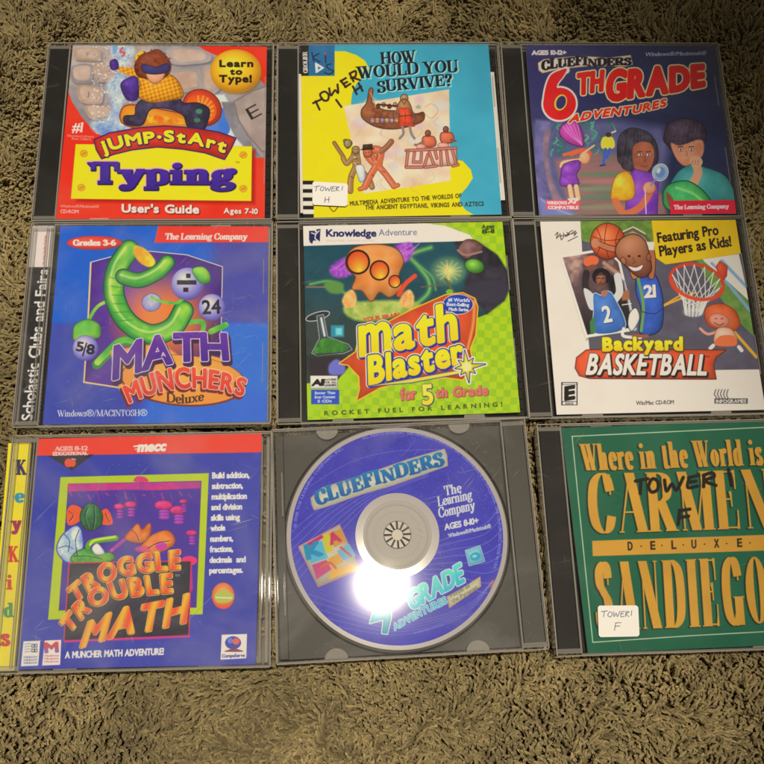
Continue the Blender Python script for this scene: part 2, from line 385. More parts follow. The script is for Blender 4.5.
class Pic:
    def __init__(s, X, Y, base, gain=1.0):
        s.X0, s.Y0 = X, Y; s.C = np.tile(rgb(base), (len(X), 1)); s.gain = gain; s.brush = True; s.at(0, 0, 1)
    def at(s, ox, oy, k):                     # working frame for the following strokes
        s.X = (s.X0 - ox) * k; s.Y = (s.Y0 - oy) * k; s.k = k; s.aa = 0.32 * k; return s
    def put(s, idx, a, col):
        a = np.clip(a, 0, 1)[:, None]
        c = col(s.X[idx], s.Y[idx]) if callable(col) else rgb(col)
        s.C[idx] = s.C[idx] * (1 - a) + c * a
    def box(s, x0, y0, x1, y1, m):
        return np.nonzero((s.X > x0 - m) & (s.X < x1 + m) & (s.Y > y0 - m) & (s.Y < y1 + m))[0]
    def cover(s, groups, idx, grow=0, soft=None):
        d = sdf(groups, s.X[idx], s.Y[idx]) - grow
        w = s.aa if soft is None else soft
        return np.clip(.5 - d / (2 * w), 0, 1)
    def poly(s, pts, col, sm=False, soft=None, edge=None, ew=0, al=1.0, clip=None):
        P = smooth_path(pts, True, 6) if sm else np.asarray(pts, float)
        m = (soft or s.aa) + ew + 1
        if edge is not None and 1 <= ew <= 2.2 and soft is None and s.brush and sm: ew *= 1.45
        idx = s.box(P[:, 0].min(), P[:, 1].min(), P[:, 0].max(), P[:, 1].max(), m + 1)
        if not len(idx): return
        d = sdf([[P]], s.X[idx], s.Y[idx]); w = s.aa if soft is None else soft
        if edge is not None: s.put(idx, np.clip(.5 - (d - ew) / (2 * w), 0, 1) * al, edge)
        s.put(idx, np.clip(.5 - d / (2 * w), 0, 1) * al, col)
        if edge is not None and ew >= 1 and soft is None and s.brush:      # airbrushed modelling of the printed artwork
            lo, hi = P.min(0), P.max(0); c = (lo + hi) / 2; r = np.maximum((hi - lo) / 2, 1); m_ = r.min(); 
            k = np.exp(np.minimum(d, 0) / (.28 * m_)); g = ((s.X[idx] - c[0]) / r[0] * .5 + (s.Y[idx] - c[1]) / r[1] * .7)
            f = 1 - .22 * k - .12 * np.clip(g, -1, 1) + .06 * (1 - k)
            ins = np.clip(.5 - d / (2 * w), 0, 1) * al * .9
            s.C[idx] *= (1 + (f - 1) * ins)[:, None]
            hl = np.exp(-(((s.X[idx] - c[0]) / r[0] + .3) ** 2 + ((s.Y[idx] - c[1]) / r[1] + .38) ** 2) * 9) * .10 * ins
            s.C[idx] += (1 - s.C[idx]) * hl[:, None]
    def ell(s, cx, cy, rx, ry, col, rot=0, soft=None, edge=None, ew=0, al=1.0):
        r = math.radians(rot); P = np.array(el(0, 0, rx, ry, n=40)[:-1]); c, q = math.cos(r), math.sin(r)
        s.poly(np.c_[cx + P[:, 0] * c - P[:, 1] * q, cy + P[:, 0] * q + P[:, 1] * c], col, soft=soft, edge=edge, ew=ew, al=al)
    def line(s, pts, w, col, sm=False, soft=None, al=1.0):
        P = smooth_path(pts, False, 6) if sm else np.asarray(pts, float)
        idx = s.box(P[:, 0].min(), P[:, 1].min(), P[:, 0].max(), P[:, 1].max(), w + s.aa * 2 + (soft or 0))
        if not len(idx): return
        d2 = np.full(len(idx), 1e18); x, y = s.X[idx], s.Y[idx]
        for (ax, ay), (bx, by) in zip(P[:-1], P[1:]):
            dx, dy = bx - ax, by - ay; L = max(dx * dx + dy * dy, 1e-9)
            t = np.clip(((x - ax) * dx + (y - ay) * dy) / L, 0, 1)
            d2 = np.minimum(d2, (ax + t * dx - x) ** 2 + (ay + t * dy - y) ** 2)
        ww = s.aa if soft is None else soft
        s.put(idx, np.clip(.5 - (np.sqrt(d2) - w / 2) / (2 * ww), 0, 1) * al, col)
    def rect(s, x0, y0, x1, y1, col, **k): s.poly([(x0, y0), (x1, y0), (x1, y1), (x0, y1)], col, **k)
    def text(s, txt, bot, h, col, font='s', grow=0.0, outs=(), top=None, sl=0.0, sp=.10, fp=None, jig=0, al=1.0, wob=0):
        """txt along the baseline bot, filling its length; top is the line of the capitals' heads (or h above bot)"""
        B = np.asarray(bot, float)
        if top is None:
            d = B[-1] - B[0]; d = d / np.hypot(*d); n = np.array([d[1], -d[0]])
            Tp = B + n * h + d * sl * h
        else: Tp = np.asarray(top, float)
        fp = fp or {}
        items, x = [], 0.0
        for ch in txt:
            g, w = (sans(ch) if font == 's' else serif(ch, **fp)); items.append((g, x, w, ch)); x += w + (sp if font == 's' else sp - .10)
        tot = max(x - (sp if font == 's' else sp - .10), 1e-6)
        def ev(Pl, u):
            seg = np.linspace(0, 1, len(Pl)); u_ = np.clip(u, 0, 1)
            q = np.c_[np.interp(u_, seg, Pl[:, 0]), np.interp(u_, seg, Pl[:, 1])]
            e = (u - u_)[:, None]; return q + e * (Pl[-1] - Pl[0])
        def even(Pl):                       # smooth line, resampled by its own length
            if len(Pl) < 3: return Pl
            Pl = smooth_path(Pl, False, 8); q = np.r_[0, np.cumsum(np.hypot(*np.diff(Pl, axis=0).T))]; g = np.linspace(0, q[-1], 40)
            return np.c_[np.interp(g, q, Pl[:, 0]), np.interp(g, q, Pl[:, 1])]
        B, Tp = even(B), even(Tp)
        rj = random.Random(len(txt) * 7 + 3)
        chars = []
        for g, x0, w, ch in items:
            if not g: continue
            dy = rj.uniform(-jig, jig); ks = 1 + rj.uniform(-wob, wob)
            G = []
            for loops in g:
                LL = []
                for l in loops:
                    u = (l[:, 0] + x0) / tot; b = ev(B, u); t = ev(Tp, u)
                    LL.append(b + (t - b) * (l[:, 1:2] * ks + dy))
                G.append(LL)
            A = np.concatenate([q for LL in G for q in LL])
            chars.append((G, A[:, 0].min(), A[:, 1].min(), A[:, 0].max(), A[:, 1].max(), x0 / tot))
        for (gr, c, dx, dy) in list(outs) + [(grow, col, 0, 0)]:
            for G, x0, y0, x1, y1, uu in chars:
                m = gr + s.aa * 2
                idx = s.box(x0 + dx, y0 + dy, x1 + dx, y1 + dy, m)
                if not len(idx): continue
                d = sdf(G, s.X[idx] - dx, s.Y[idx] - dy) - gr
                cc = c
                if isinstance(c, tuple) and len(c) == 2 and isinstance(c[0], str):     # top colour -> bottom colour
                    ca, cb = rgb(c[0]), rgb(c[1]); yy0, yy1 = y0, y1
                    cc = lambda X, Y, ca=ca, cb=cb, a=yy0, b=yy1: ca + (cb - ca) * np.clip((Y - a) / max(b - a, 1e-6), 0, 1)[:, None]
                s.put(idx, np.clip(.5 - d / (2 * s.aa), 0, 1) * al, cc)
    def mottle(s, amt, sc, seed=0):
        s.C *= (1 + amt * (fbm(s.X0 * sc, s.Y0 * sc, seed) - .5))[:, None]
LIGHT_TINT = np.array([0.90, 0.78, 0.57])
def to_albedo(C, gain):
    C = np.clip(C, 0, 1); lin = np.where(C <= .04045, C / 12.92, ((C + .055) / 1.055) ** 2.4)
    return np.clip(lin / LIGHT_TINT * gain, 0.004, 0.92)
def grad(p0, c0, p1, c1):
    p0 = np.array(p0, float); d = np.array(p1, float) - p0; L = d @ d; a, b = rgb(c0), rgb(c1)
    return lambda X, Y: a + (b - a) * np.clip(((X - p0[0]) * d[0] + (Y - p0[1]) * d[1]) / L, 0, 1)[:, None]
def radial(cx, cy, rx, ry, c0, c1, p=1.0):
    a, b = rgb(c0), rgb(c1)
    return lambda X, Y: a + (b - a) * (np.clip(np.hypot((X - cx) / rx, (Y - cy) / ry), 0, 1) ** p)[:, None]
def sheet(name, quad, z, n, paint, mat, parent, base='ffffff', gain=1.0, thick=0.35, inv=None, rnd=0.0):
    """a printed card: quad = photo corners TL TR BR BL, laid on the plane z (mm); returned in the case's own frame"""
    W4 = np.array([pix_to_plane(x, y, z) for x, y in quad])
    nu, nv = n
    U, V = np.meshgrid(np.linspace(0, 1, nu), np.linspace(0, 1, nv))
    U = U.ravel()[:, None]; V = V.ravel()[:, None]
    P = (W4[0] * (1 - U) + W4[1] * U) * (1 - V) + (W4[3] * (1 - U) + W4[2] * U) * V
    X, Y = plane_to_pix(P)
    pic = Pic(X, Y, base, gain); paint(pic)
    if inv is not None:
        Q = (np.c_[P * MM, np.ones(len(P))] @ np.array(inv).T)[:, :3]
    else: Q = P * MM
    idx = np.arange(nu * nv).reshape(nv, nu)
    F = np.stack([idx[1:, :-1], idx[1:, 1:], idx[:-1, 1:], idx[:-1, :-1]], -1).reshape(-1, 4)
    if rnd:                                  # rounded corners
        u = (U.ravel()[F].mean(1)) * np.linalg.norm(W4[1] - W4[0]); v = V.ravel()[F].mean(1) * np.linalg.norm(W4[3] - W4[0])
        wu, wv = np.linalg.norm(W4[1] - W4[0]), np.linalg.norm(W4[3] - W4[0])
        F = F[np.hypot(np.maximum(np.abs(u - wu / 2) - wu / 2 + rnd, 0), np.maximum(np.abs(v - wv / 2) - wv / 2 + rnd, 0)) <= rnd]
    # rim of the card's thickness and its underside
    ring = np.r_[idx[0, :], idx[1:, -1], idx[-1, -2::-1], idx[-2:0:-1, 0]]
    n0 = len(Q); low = Q[ring].copy(); low[:, 2] -= thick * MM
    Q = np.r_[Q, low]; k = len(ring); a = np.arange(k); b = (a + 1) % k
    F2 = np.stack([ring[a], ring[b], n0 + b, n0 + a], -1)
    me = bpy.data.meshes.new(name)
    me.vertices.add(len(Q)); me.vertices.foreach_set('co', Q.astype(np.float32).ravel())
    FF = F if rnd else np.r_[F, F2]; me.loops.add(FF.size); me.loops.foreach_set('vertex_index', FF.ravel().astype(np.int32))
    me.polygons.add(len(FF)); me.polygons.foreach_set('loop_start', (np.arange(len(FF)) * 4).astype(np.int32))
    me.polygons.foreach_set('loop_total', np.full(len(FF), 4, np.int32))
    me.update(); me.validate()
    C = to_albedo(pic.C, pic.gain); C = np.r_[C, np.full((k, 3), .7)]
    at = me.color_attributes.new('Col', 'FLOAT_COLOR', 'POINT')
    at.data.foreach_set('color', np.c_[C, np.ones(len(C))].astype(np.float32).ravel())
    return link(name, me, mat, parent)

# ================================================================== the printed covers
def noisefill(c0, c1, sc, seed=0, p=1.0):
    a, b = rgb(c0), rgb(c1)
    return lambda X, Y: a + (b - a) * (np.clip((fbm(X * sc, Y * sc, seed) - .25) * 2, 0, 1) ** p)[:, None]
def flecks(p, n, box, size, cols, seed, al=.8):
    r = random.Random(seed)
    for _ in range(n):
        x, y = r.uniform(box[0], box[2]), r.uniform(box[1], box[3]); q = r.uniform(.5, 1) * size
        p.ell(x, y, q, q * r.uniform(.5, 1), r.choice(cols), al=al)

def art_typing(p):
    p.at(0, 30, 2.729)
    red = noisefill('f02810', 'f83c20', .01, 3)
    p.rect(120, 30, 760, 540, red)
    reg = [(190, 30), (520, 30), (560, 56), (610, 78), (680, 110), (735, 160), (735, 350), (700, 345), (660, 320), (560, 300), (300, 292), (262, 282), (225, 240), (196, 195), (180, 150), (188, 90)]
    p.poly(reg, noisefill('8d8582', 'b3a396', .02, 1))
    p.poly([(188, 30), (420, 30), (400, 90), (300, 120), (240, 150), (178, 150)], noisefill('ceb8a2', 'a89282', .03, 2), soft=7)
    def key(pts, c0='c8a88a', c1='b08c70'):
        P = np.array(pts, float); c = P.mean(0)
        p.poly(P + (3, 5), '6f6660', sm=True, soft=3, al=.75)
        p.poly(P, noisefill(c0, c1, .03, 4), sm=True)
        p.poly(c + (P - c) * .74 - (1, 3), noisefill('d2b498', 'c09a7c', .03, 5), sm=True, soft=2)
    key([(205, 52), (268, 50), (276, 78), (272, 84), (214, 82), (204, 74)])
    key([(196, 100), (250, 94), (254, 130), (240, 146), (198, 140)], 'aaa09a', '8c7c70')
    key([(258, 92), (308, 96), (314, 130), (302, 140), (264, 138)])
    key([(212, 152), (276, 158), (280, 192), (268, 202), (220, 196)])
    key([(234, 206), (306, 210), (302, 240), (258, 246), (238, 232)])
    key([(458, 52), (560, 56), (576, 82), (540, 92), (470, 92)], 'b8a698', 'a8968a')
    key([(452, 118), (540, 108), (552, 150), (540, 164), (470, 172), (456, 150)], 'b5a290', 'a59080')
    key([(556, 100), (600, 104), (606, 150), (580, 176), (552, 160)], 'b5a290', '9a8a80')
    for x, y, a in ((236, 62, 'F'), (236, 170, 'J'), (470, 130, 'U')):
        p.text(a, [(x, y + 10), (x + 8, y + 10)], 11, '8a7466')
    # spray of snow
    p.poly([(300, 40), (350, 38), (368, 60), (340, 110), (352, 160), (330, 214), (352, 250), (340, 285), (262, 278), (250, 250), (290, 240), (306, 200), (290, 150), (318, 110)], noisefill('dfe6ea', '94a8c4', .06, 6), sm=True, soft=6, al=.92)
    flecks(p, 260, (252, 40, 356, 284), 2.6, ['ffffff', 'eef3f8', '7f9cc6', '5f7fb4', 'dfe8f0'], 2)
    p.poly([(262, 262), (300, 252), (330, 275), (340, 292), (280, 288)], noisefill('6a88c8', 'a8bcd8', .08, 7), sm=True, soft=4)
    p.poly([(306, 44), (322, 42), (318, 62), (308, 66)], '7fa6d8', soft=1.5); p.line([(334, 48), (328, 60), (340, 62), (334, 72)], 5, 'e05050', sm=True)
    # blue ice and white rail to the right
    p.poly([(556, 178), (612, 176), (650, 250), (694, 338), (640, 320), (560, 290)], 'd9dce2', soft=3)
    p.poly([(560, 240), (600, 214), (616, 222), (628, 262), (622, 284), (600, 290), (560, 290)], noisefill('3f74cc', '5b86cc', .03, 8), sm=True, soft=1.5)
    p.poly([(604, 196), (640, 196), (650, 240), (700, 330), (716, 350), (690, 348), (640, 290), (616, 240)], noisefill('7a7470', '9a928c', .03, 1), soft=2)
    # big key with its letter
    p.poly([(640, 196), (690, 168), (740, 150), (740, 330), (716, 330), (680, 290), (652, 244)], noisefill('b8a08c', '9c8676', .02, 9), sm=False, soft=2, edge='776860', ew=3)
    p.poly([(662, 200), (700, 176), (740, 160), (740, 290), (716, 300), (684, 262)], noisefill('b39c8a', 'a58e7c', .03, 10), soft=8)
    p.text('E', [(686, 246), (716, 230)], 34, '2a211c', sl=-.05, grow=-.4)
    # board in the snow, with a pack and a plaid roll resting on it: a plain stand-in for the rider
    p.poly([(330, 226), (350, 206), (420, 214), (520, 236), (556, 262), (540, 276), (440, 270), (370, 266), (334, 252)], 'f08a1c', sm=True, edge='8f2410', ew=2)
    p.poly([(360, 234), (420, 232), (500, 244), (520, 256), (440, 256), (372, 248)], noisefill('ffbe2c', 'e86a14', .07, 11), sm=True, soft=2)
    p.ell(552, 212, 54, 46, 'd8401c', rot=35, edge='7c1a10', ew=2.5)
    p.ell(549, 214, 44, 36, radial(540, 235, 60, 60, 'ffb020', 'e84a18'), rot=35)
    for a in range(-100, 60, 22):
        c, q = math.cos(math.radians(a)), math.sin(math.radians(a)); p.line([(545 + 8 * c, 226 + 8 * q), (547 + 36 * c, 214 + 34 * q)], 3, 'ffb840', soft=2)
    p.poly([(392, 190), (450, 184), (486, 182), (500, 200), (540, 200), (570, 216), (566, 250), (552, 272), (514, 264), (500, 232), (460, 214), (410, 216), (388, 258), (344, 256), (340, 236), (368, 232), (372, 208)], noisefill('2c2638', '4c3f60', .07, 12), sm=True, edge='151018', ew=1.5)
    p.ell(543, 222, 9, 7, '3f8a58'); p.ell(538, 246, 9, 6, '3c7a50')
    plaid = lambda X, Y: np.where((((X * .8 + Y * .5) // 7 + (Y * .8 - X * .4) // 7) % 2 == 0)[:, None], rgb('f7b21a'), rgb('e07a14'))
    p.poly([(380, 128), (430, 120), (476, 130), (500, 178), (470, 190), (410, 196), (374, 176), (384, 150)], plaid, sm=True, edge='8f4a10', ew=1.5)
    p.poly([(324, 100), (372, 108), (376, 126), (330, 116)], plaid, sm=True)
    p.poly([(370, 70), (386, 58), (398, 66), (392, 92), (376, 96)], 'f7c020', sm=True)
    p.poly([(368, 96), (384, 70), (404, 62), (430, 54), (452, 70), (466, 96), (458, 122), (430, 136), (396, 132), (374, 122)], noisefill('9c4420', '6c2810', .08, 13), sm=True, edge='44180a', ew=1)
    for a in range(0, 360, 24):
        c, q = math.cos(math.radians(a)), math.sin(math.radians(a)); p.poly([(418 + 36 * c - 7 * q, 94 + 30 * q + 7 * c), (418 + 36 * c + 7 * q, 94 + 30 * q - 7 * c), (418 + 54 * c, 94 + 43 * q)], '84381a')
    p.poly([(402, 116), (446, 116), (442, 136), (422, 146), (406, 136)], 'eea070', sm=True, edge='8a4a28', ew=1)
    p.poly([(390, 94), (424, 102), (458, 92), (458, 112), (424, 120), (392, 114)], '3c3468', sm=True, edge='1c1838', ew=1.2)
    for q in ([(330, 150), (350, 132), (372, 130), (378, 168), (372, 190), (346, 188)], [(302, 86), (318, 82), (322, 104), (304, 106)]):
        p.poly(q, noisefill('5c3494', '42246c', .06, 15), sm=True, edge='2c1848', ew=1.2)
    # yellow seal
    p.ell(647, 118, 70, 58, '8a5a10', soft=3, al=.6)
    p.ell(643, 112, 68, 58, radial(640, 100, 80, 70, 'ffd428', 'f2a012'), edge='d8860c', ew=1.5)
    for t, x0, x1, y, h in (('Learn', 600, 690, 100, 17), ('to', 629, 660, 121, 15), ('Type!', 599, 686, 142, 18)):
        p.text(t, [(x0, y), (x1, y)], h, '1c0e04', grow=1.5, sp=.2)
    # title board
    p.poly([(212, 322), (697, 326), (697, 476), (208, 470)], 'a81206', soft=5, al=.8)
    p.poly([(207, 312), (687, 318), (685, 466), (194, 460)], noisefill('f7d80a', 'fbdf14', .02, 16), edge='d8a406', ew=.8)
    for x, y in ((229, 337), (222, 430), (664, 341), (664, 433)):
        p.ell(x, y, 10, 9, 'eaa818', edge='b87410', ew=.8); p.line([(x - 5, y + 3), (x + 5, y - 3)], 2, 'b87410')
    p.poly([(258, 300), (300, 282), (380, 268), (450, 263), (540, 270), (600, 281), (642, 296), (630, 322), (612, 352), (560, 334), (500, 324), (430, 318), (360, 326), (310, 338), (278, 350), (264, 326)], noisefill('e23422', 'c82818', .03, 17), edge='34145c', ew=3.2)
    p.text('jUMP·StArt', [(284, 334), (350, 315), (440, 305), (520, 309), (612, 334)], 30, 'fbe21a', grow=2.6, sp=.26, outs=[(5.2, '30124a', 1, 1)], top=[(272, 304), (345, 287), (440, 277), (525, 281), (620, 304)], jig=.05)
    F = dict(T=.22, t=.105, S=.075, sh=.11, wd=1.12)
    p.text('Typing', [(246, 418), (640, 420)], 56, ('4a2494', '3a1a80'), font='r', fp=F, grow=1.0, sp=.12, outs=[(5.0, 'f3b98a', -1, -1), (3.6, '22104c', 1.5, 2)])
    p.text('TM', [(643, 364), (653, 364)], 5, '6a4a10')
    p.text("User's Guide", [(333, 497), (542, 500)], 21, 'fff4e4', grow=1.4, sp=.17, outs=[(3, '901408', 2, 2)])
    p.text('Ages 7-10', [(611, 500), (703, 502)], 14, 'ffe8d4', grow=.8, sp=.17, outs=[(2, '901408', 1, 1)])
    p.text('#1', [(196, 278), (226, 278)], 25, 'fff4ec', font='r', sl=.15, grow=.8)
    p.text('Educational Software', [(184, 291), (256, 294)], 6, 'f8b0a0'); p.text('Best Sellers', [(196, 299), (248, 301)], 6, 'f8b0a0')
    p.text('Windows®/Macintosh®', [(165, 484), (270, 485)], 7, 'ffc4b4'); p.text('CD-ROM', [(165, 499), (214, 500)], 9, 'ffc4b4', grow=.3)
    p.rect(245, 514, 296, 519, 'ffd8c8', al=.8)

def tribe(p, fig, skin, dark):
    """small historical figures: limbs and bodies as strokes"""
    for w, pts, c in fig:
        p.line(pts, w * 1.25 + 2.4, dark, sm=True)
    for w, pts, c in fig:
        p.line(pts, w * 1.25, c, sm=True); p.line([(x - w * .2, y - w * .1) for x, y in pts], w * .35, rgb(c) * .6 + .4, sm=True, soft=1.4, al=.5)

def art_survive(p):
    p.at(265, 30, 3.118)
    p.rect(90, 20, 780, 620, noisefill('43acb8', '3aa0ae', .01, 1))
    p.poly([(90, 60), (218, 66), (250, 66), (285, 78), (312, 96), (325, 120), (312, 144), (286, 166), (272, 196), (268, 226), (272, 246), (330, 320), (560, 420), (592, 404), (616, 408), (642, 436), (648, 462), (630, 490), (610, 512), (606, 538), (626, 562), (668, 586), (668, 640), (90, 640)], noisefill('f6d905', 'f2d508', .02, 2))
    p.rect(90, 20, 138, 143, '181410'); p.rect(136, 20, 217, 143, noisefill('1d7098', '1a6288', .03, 3))
    p.text('GROLIER', [(133, 134), (131, 68)], 13, 'f2e8d8', font='r', grow=.5)
    for q in ([(146, 70), (152, 98)], [(168, 74), (150, 86), (172, 100)], [(188, 80), (190, 102)]): p.line(q, 4, '122034', sm=True)
    p.ell(188, 73, 4, 4, 'b04848')
    p.poly([(158, 104), (182, 118), (160, 132)], 'f6f4ea', edge='f6f4ea', ew=2); p.poly([(165, 112), (174, 118), (165, 125)], '1d7098')
    p.line([(206, 106), (192, 110), (200, 122), (214, 128), (200, 138), (186, 132)], 4, '122034', sm=True)
    # antique map panel
    pn = [(245, 237), (574, 185), (578, 470), (308, 510)]
    p.poly(pn, lambda X, Y: rgb('eed9ae') + (rgb('e2b98a') - rgb('eed9ae')) * np.clip((fbm(X * .012, Y * .012, 4) - .35) * 2.4, 0, 1)[:, None])
    r = random.Random(4)
    for i in range(70):
        x, y = r.uniform(290, 560), r.uniform(215, 480)
        if i % 2: p.line([(x, y), (x + r.uniform(-14, 14), y + 16), (x + r.uniform(-18, 18), y + 34)], 3, r.choice(['dca878', 'd7b58c', 'c9c0a8', 'e0b0a0']), sm=True, soft=1.6, al=.6)
        else: p.ell(x, y, r.uniform(10, 26), r.uniform(8, 18), r.choice(['e6c49a', 'd8d2c0', 'f2e0b0', 'dfb8b0']), soft=7, al=.7)
    p.line([(500, 240), (520, 230), (540, 250), (520, 275), (500, 262)], 3, 'd09a60', sm=True, soft=1, al=.6)
    p.ell(478, 240, 8, 6, '9fae8c', soft=2)
    # boat with a carved prow and rowers
    hull = [(326, 186), (336, 186), (332, 222), (345, 236), (372, 250), (420, 254), (470, 262), (494, 258), (490, 284), (440, 302), (390, 308), (344, 300), (306, 276), (302, 250), (318, 226)]
    p.poly(hull, noisefill('b86a3c', '8f4a28', .06, 5), sm=True, edge='4a2412', ew=2.5)
    for k in range(9):
        x = 336 + k * 15; p.ell(x, 282, 9, 9, ['a67a86', 'c07a50', '8c6a8c', 'b88a60'][k % 4], edge='4a2412', ew=1.4); p.ell(x, 282, 3, 3, 'd8b080')
    for k in range(4): p.ell(352 + k * 18, 238 - (k % 2) * 5, 6, 7, ['5a3428', 'b87850'][k % 2], edge='3a1c10', ew=1)
    p.line([(352, 232), (414, 238)], 6, '4a2a1c'); p.line([(330, 196), (345, 240)], 4, 'c88850')
    # standing figure in a red tunic
    p.ell(434, 214, 11, 13, 'b98a58', edge='3a2416', ew=2); p.poly([(422, 222), (446, 222), (456, 260), (412, 260)], 'b57a48', sm=True, edge='4a2a18', ew=1.5)
    p.poly([(418, 244), (448, 244), (466, 300), (418, 300)], 'ea4a26', edge='9a2c14', ew=1.5); p.line([(412, 252), (404, 262), (426, 270)], 7, '8a5a44', sm=True); p.line([(456, 250), (470, 272)], 6, '6c4838')
    for a in (428, 452): p.line([(a, 302), (a + 4, 322), (a - 8 + (a > 440) * 22, 338)], 8, '8d7f78', sm=True)
    # two figures at left, with spear and club
    sk, sk2, dk = 'a8783c', 'd8693c', '52280f'
    tribe(p, [(8, [(216, 352), (246, 398)], '9a6c34'), (11, [(244, 400), (256, 416), (276, 392)], sk), (20, [(282, 386), (288, 430)], sk), (13, [(280, 432), (268, 462), (266, 502)], sk), (12, [(292, 432), (322, 462), (334, 490)], sk), (9, [(250, 346), (266, 352), (258, 364)], '8c7a4c')], sk, dk)
    p.ell(283, 374, 11, 11, 'a88450', edge=dk, ew=2); p.ell(258, 354, 11, 12, '9c8a58', edge=dk, ew=2)
    p.poly([(284, 424), (306, 424), (312, 462), (298, 474), (288, 450)], 'd9dde0', sm=True, edge='6a6a70', ew=1)
    tribe(p, [(17, [(330, 372), (360, 378), (352, 420)], sk2), (22, [(322, 388), (338, 408), (352, 416)], sk2), (12, [(362, 380), (382, 362), (394, 348)], '9a5a34'), (14, [(352, 422), (376, 450), (402, 486)], sk2), (15, [(346, 424), (330, 452), (312, 488)], sk2), (9, [(310, 492), (296, 496)], sk2), (9, [(404, 488), (414, 484)], sk2)], sk2, dk)
    p.ell(320, 382, 13, 14, 'd06840', edge=dk, ew=2); p.poly([(306, 358), (334, 356), (336, 372), (304, 374)], '3a2818', edge=dk, ew=1)
    for q in ([(276, 388), (290, 396), (278, 404)], [(282, 410), (292, 420)], [(340, 384), (352, 392), (346, 404)], [(330, 396), (338, 410)], [(364, 440), (374, 444)], [(332, 450), (340, 456)], [(266, 456), (276, 462)]): p.line(q, 1.8, '4a200c', sm=True, al=.85)
    for x, y in ((279, 372), (287, 372), (315, 382), (324, 381)): p.ell(x, y, 1.6, 1.4, '1c0c06')
    for k in range(4): p.line([(274, 388 + k * 9), (292, 386 + k * 9)], 1.6, 'e8d08c' if k % 2 else '3c5c6c', al=.8)
    p.line([(300, 373), (340, 370)], 3, '1c1008')
    for x, y in ((430, 213), (438, 213)): p.ell(x, y, 1.5, 1.5, '1c0c06')
    p.line([(428, 222), (434, 232), (440, 222)], 4, '8a5a2c', sm=True); p.line([(418, 268), (460, 266)], 3, '7c2414'); p.line([(436, 246), (437, 298)], 1.5, 'a83018')
    for k in range(6): p.line([(346 + k * 18, 258), (340 + k * 20, 276)], 1.6, '4a2412', al=.7)
    for k in range(4): p.line([(320 + k * 3, 232 + k * 16), (350 + k * 40, 262 + k * 10)], 1.4, '5a2c14', sm=True, al=.6)
    # two workers and a stone altar
    for x, y in ((510, 342), (566, 330)):
        p.poly([(x - 16, y - 8), (x + 16, y - 8), (x + 20, y + 18), (x - 14, y + 20)], 'dc6a44', sm=True, edge='6a2c18', ew=1.6); p.ell(x - 2, y - 20, 8, 9, '8a4a34', edge='3a1c12', ew=1.5)
    p.line([(494, 348), (476, 358), (468, 358)], 8, '9c6a58', sm=True); p.line([(580, 342), (594, 346)], 7, '8a4a3c')
    p.ell(486, 364, 14, 8, 'e2a08a', edge='8a4a38', ew=1); p.ell(556, 360, 18, 8, 'e2a08a', edge='8a4a38', ew=1)
    p.poly([(442, 378), (594, 366), (600, 420), (440, 430)], 'e9bfa4', edge='6a3424', ew=2)
    for q in ([(440, 376), (596, 368)], [(446, 380), (440, 426)], [(466, 384), (462, 412), (486, 412), (488, 384)], [(508, 388), (496, 426)], [(512, 380), (528, 424)], [(530, 378), (536, 400)], [(548, 380), (550, 422)], [(566, 378), (572, 420)], [(584, 374), (596, 418)], [(440, 428), (490, 428)], [(500, 428), (534, 424)], [(586, 424), (602, 420)]):
        p.line(q, 10, '8c4630')
        p.line(q, 5, 'cf8266')
    # title
    F = dict(T=.17, t=.06, S=.07, sh=.05, wd=.98)
    for t, b, h in (('HOW', [(362, 107), (470, 98)], 36), ('WOULD YOU', [(289, 150), (604, 130)], 37), ('SURVIVE?', [(352, 195), (584, 172)], 35)):
        p.text(t, b, h, '10141c', font='r', fp=F, grow=.7, jig=.05, sp=.12, outs=[(1.4, '9fd8d8', 4, 2.5)])
    for q in ([(476, 62), (482, 96)], [(606, 92), (610, 130)], [(590, 136), (596, 168)]): p.line(q, 1.2, '6a7a88', al=.7)
    p.text('A MULTIMEDIA ADVENTURE TO THE WORLDS OF', [(248, 549), (612, 523)], 13, '2c2608', sp=.24, grow=.5)
    p.text('THE ANCIENT EGYPTIANS, VIKINGS AND AZTECS', [(313, 560), (682, 548)], 13, '2c2608', sp=.24, grow=.5)
    p.rect(90, 472, 112, 620, 'f0ece0')
    for k in range(5):
        y = 470 + k * 26; p.rect(112, y, 152, y + 12, '14100c'); p.rect(112, y + 12, 152, y + 26, 'f4f0e6')
    p.line([(200, 550), (214, 566), (230, 548)], 3, '6a5a10', sm=True); p.line([(204, 548), (226, 548)], 3, '6a5a10')
    # marker writing
    ink = '2a1a14'
    for q in ([(150, 228), (176, 216)], [(158, 222), (170, 248)], [(176, 212), (172, 200), (186, 192), (198, 202), (196, 218), (184, 220), (177, 212)], [(200, 182), (206, 204), (218, 188), (228, 196), (226, 170)], [(236, 158), (252, 178)], [(236, 160), (252, 150)], [(244, 168), (256, 162)], [(250, 178), (266, 168)], [(264, 136), (276, 160)], [(264, 136), (282, 128), (282, 144), (268, 150)], [(272, 148), (296, 156)], [(222, 218), (238, 240)], [(274, 176), (286, 200)], [(292, 166), (304, 190)], [(280, 190), (300, 176)]):
        p.line(q, 6.5, ink, sm=True, soft=1.2)

def bust(p, hair, face, top, c_hair, c_skin, c_top, edge):
    p.poly(top, c_top, sm=True, edge=edge, ew=1.5); p.poly(hair, c_hair, sm=True, edge=edge, ew=1.5); p.poly(face, c_skin, sm=True, edge=edge, ew=1)

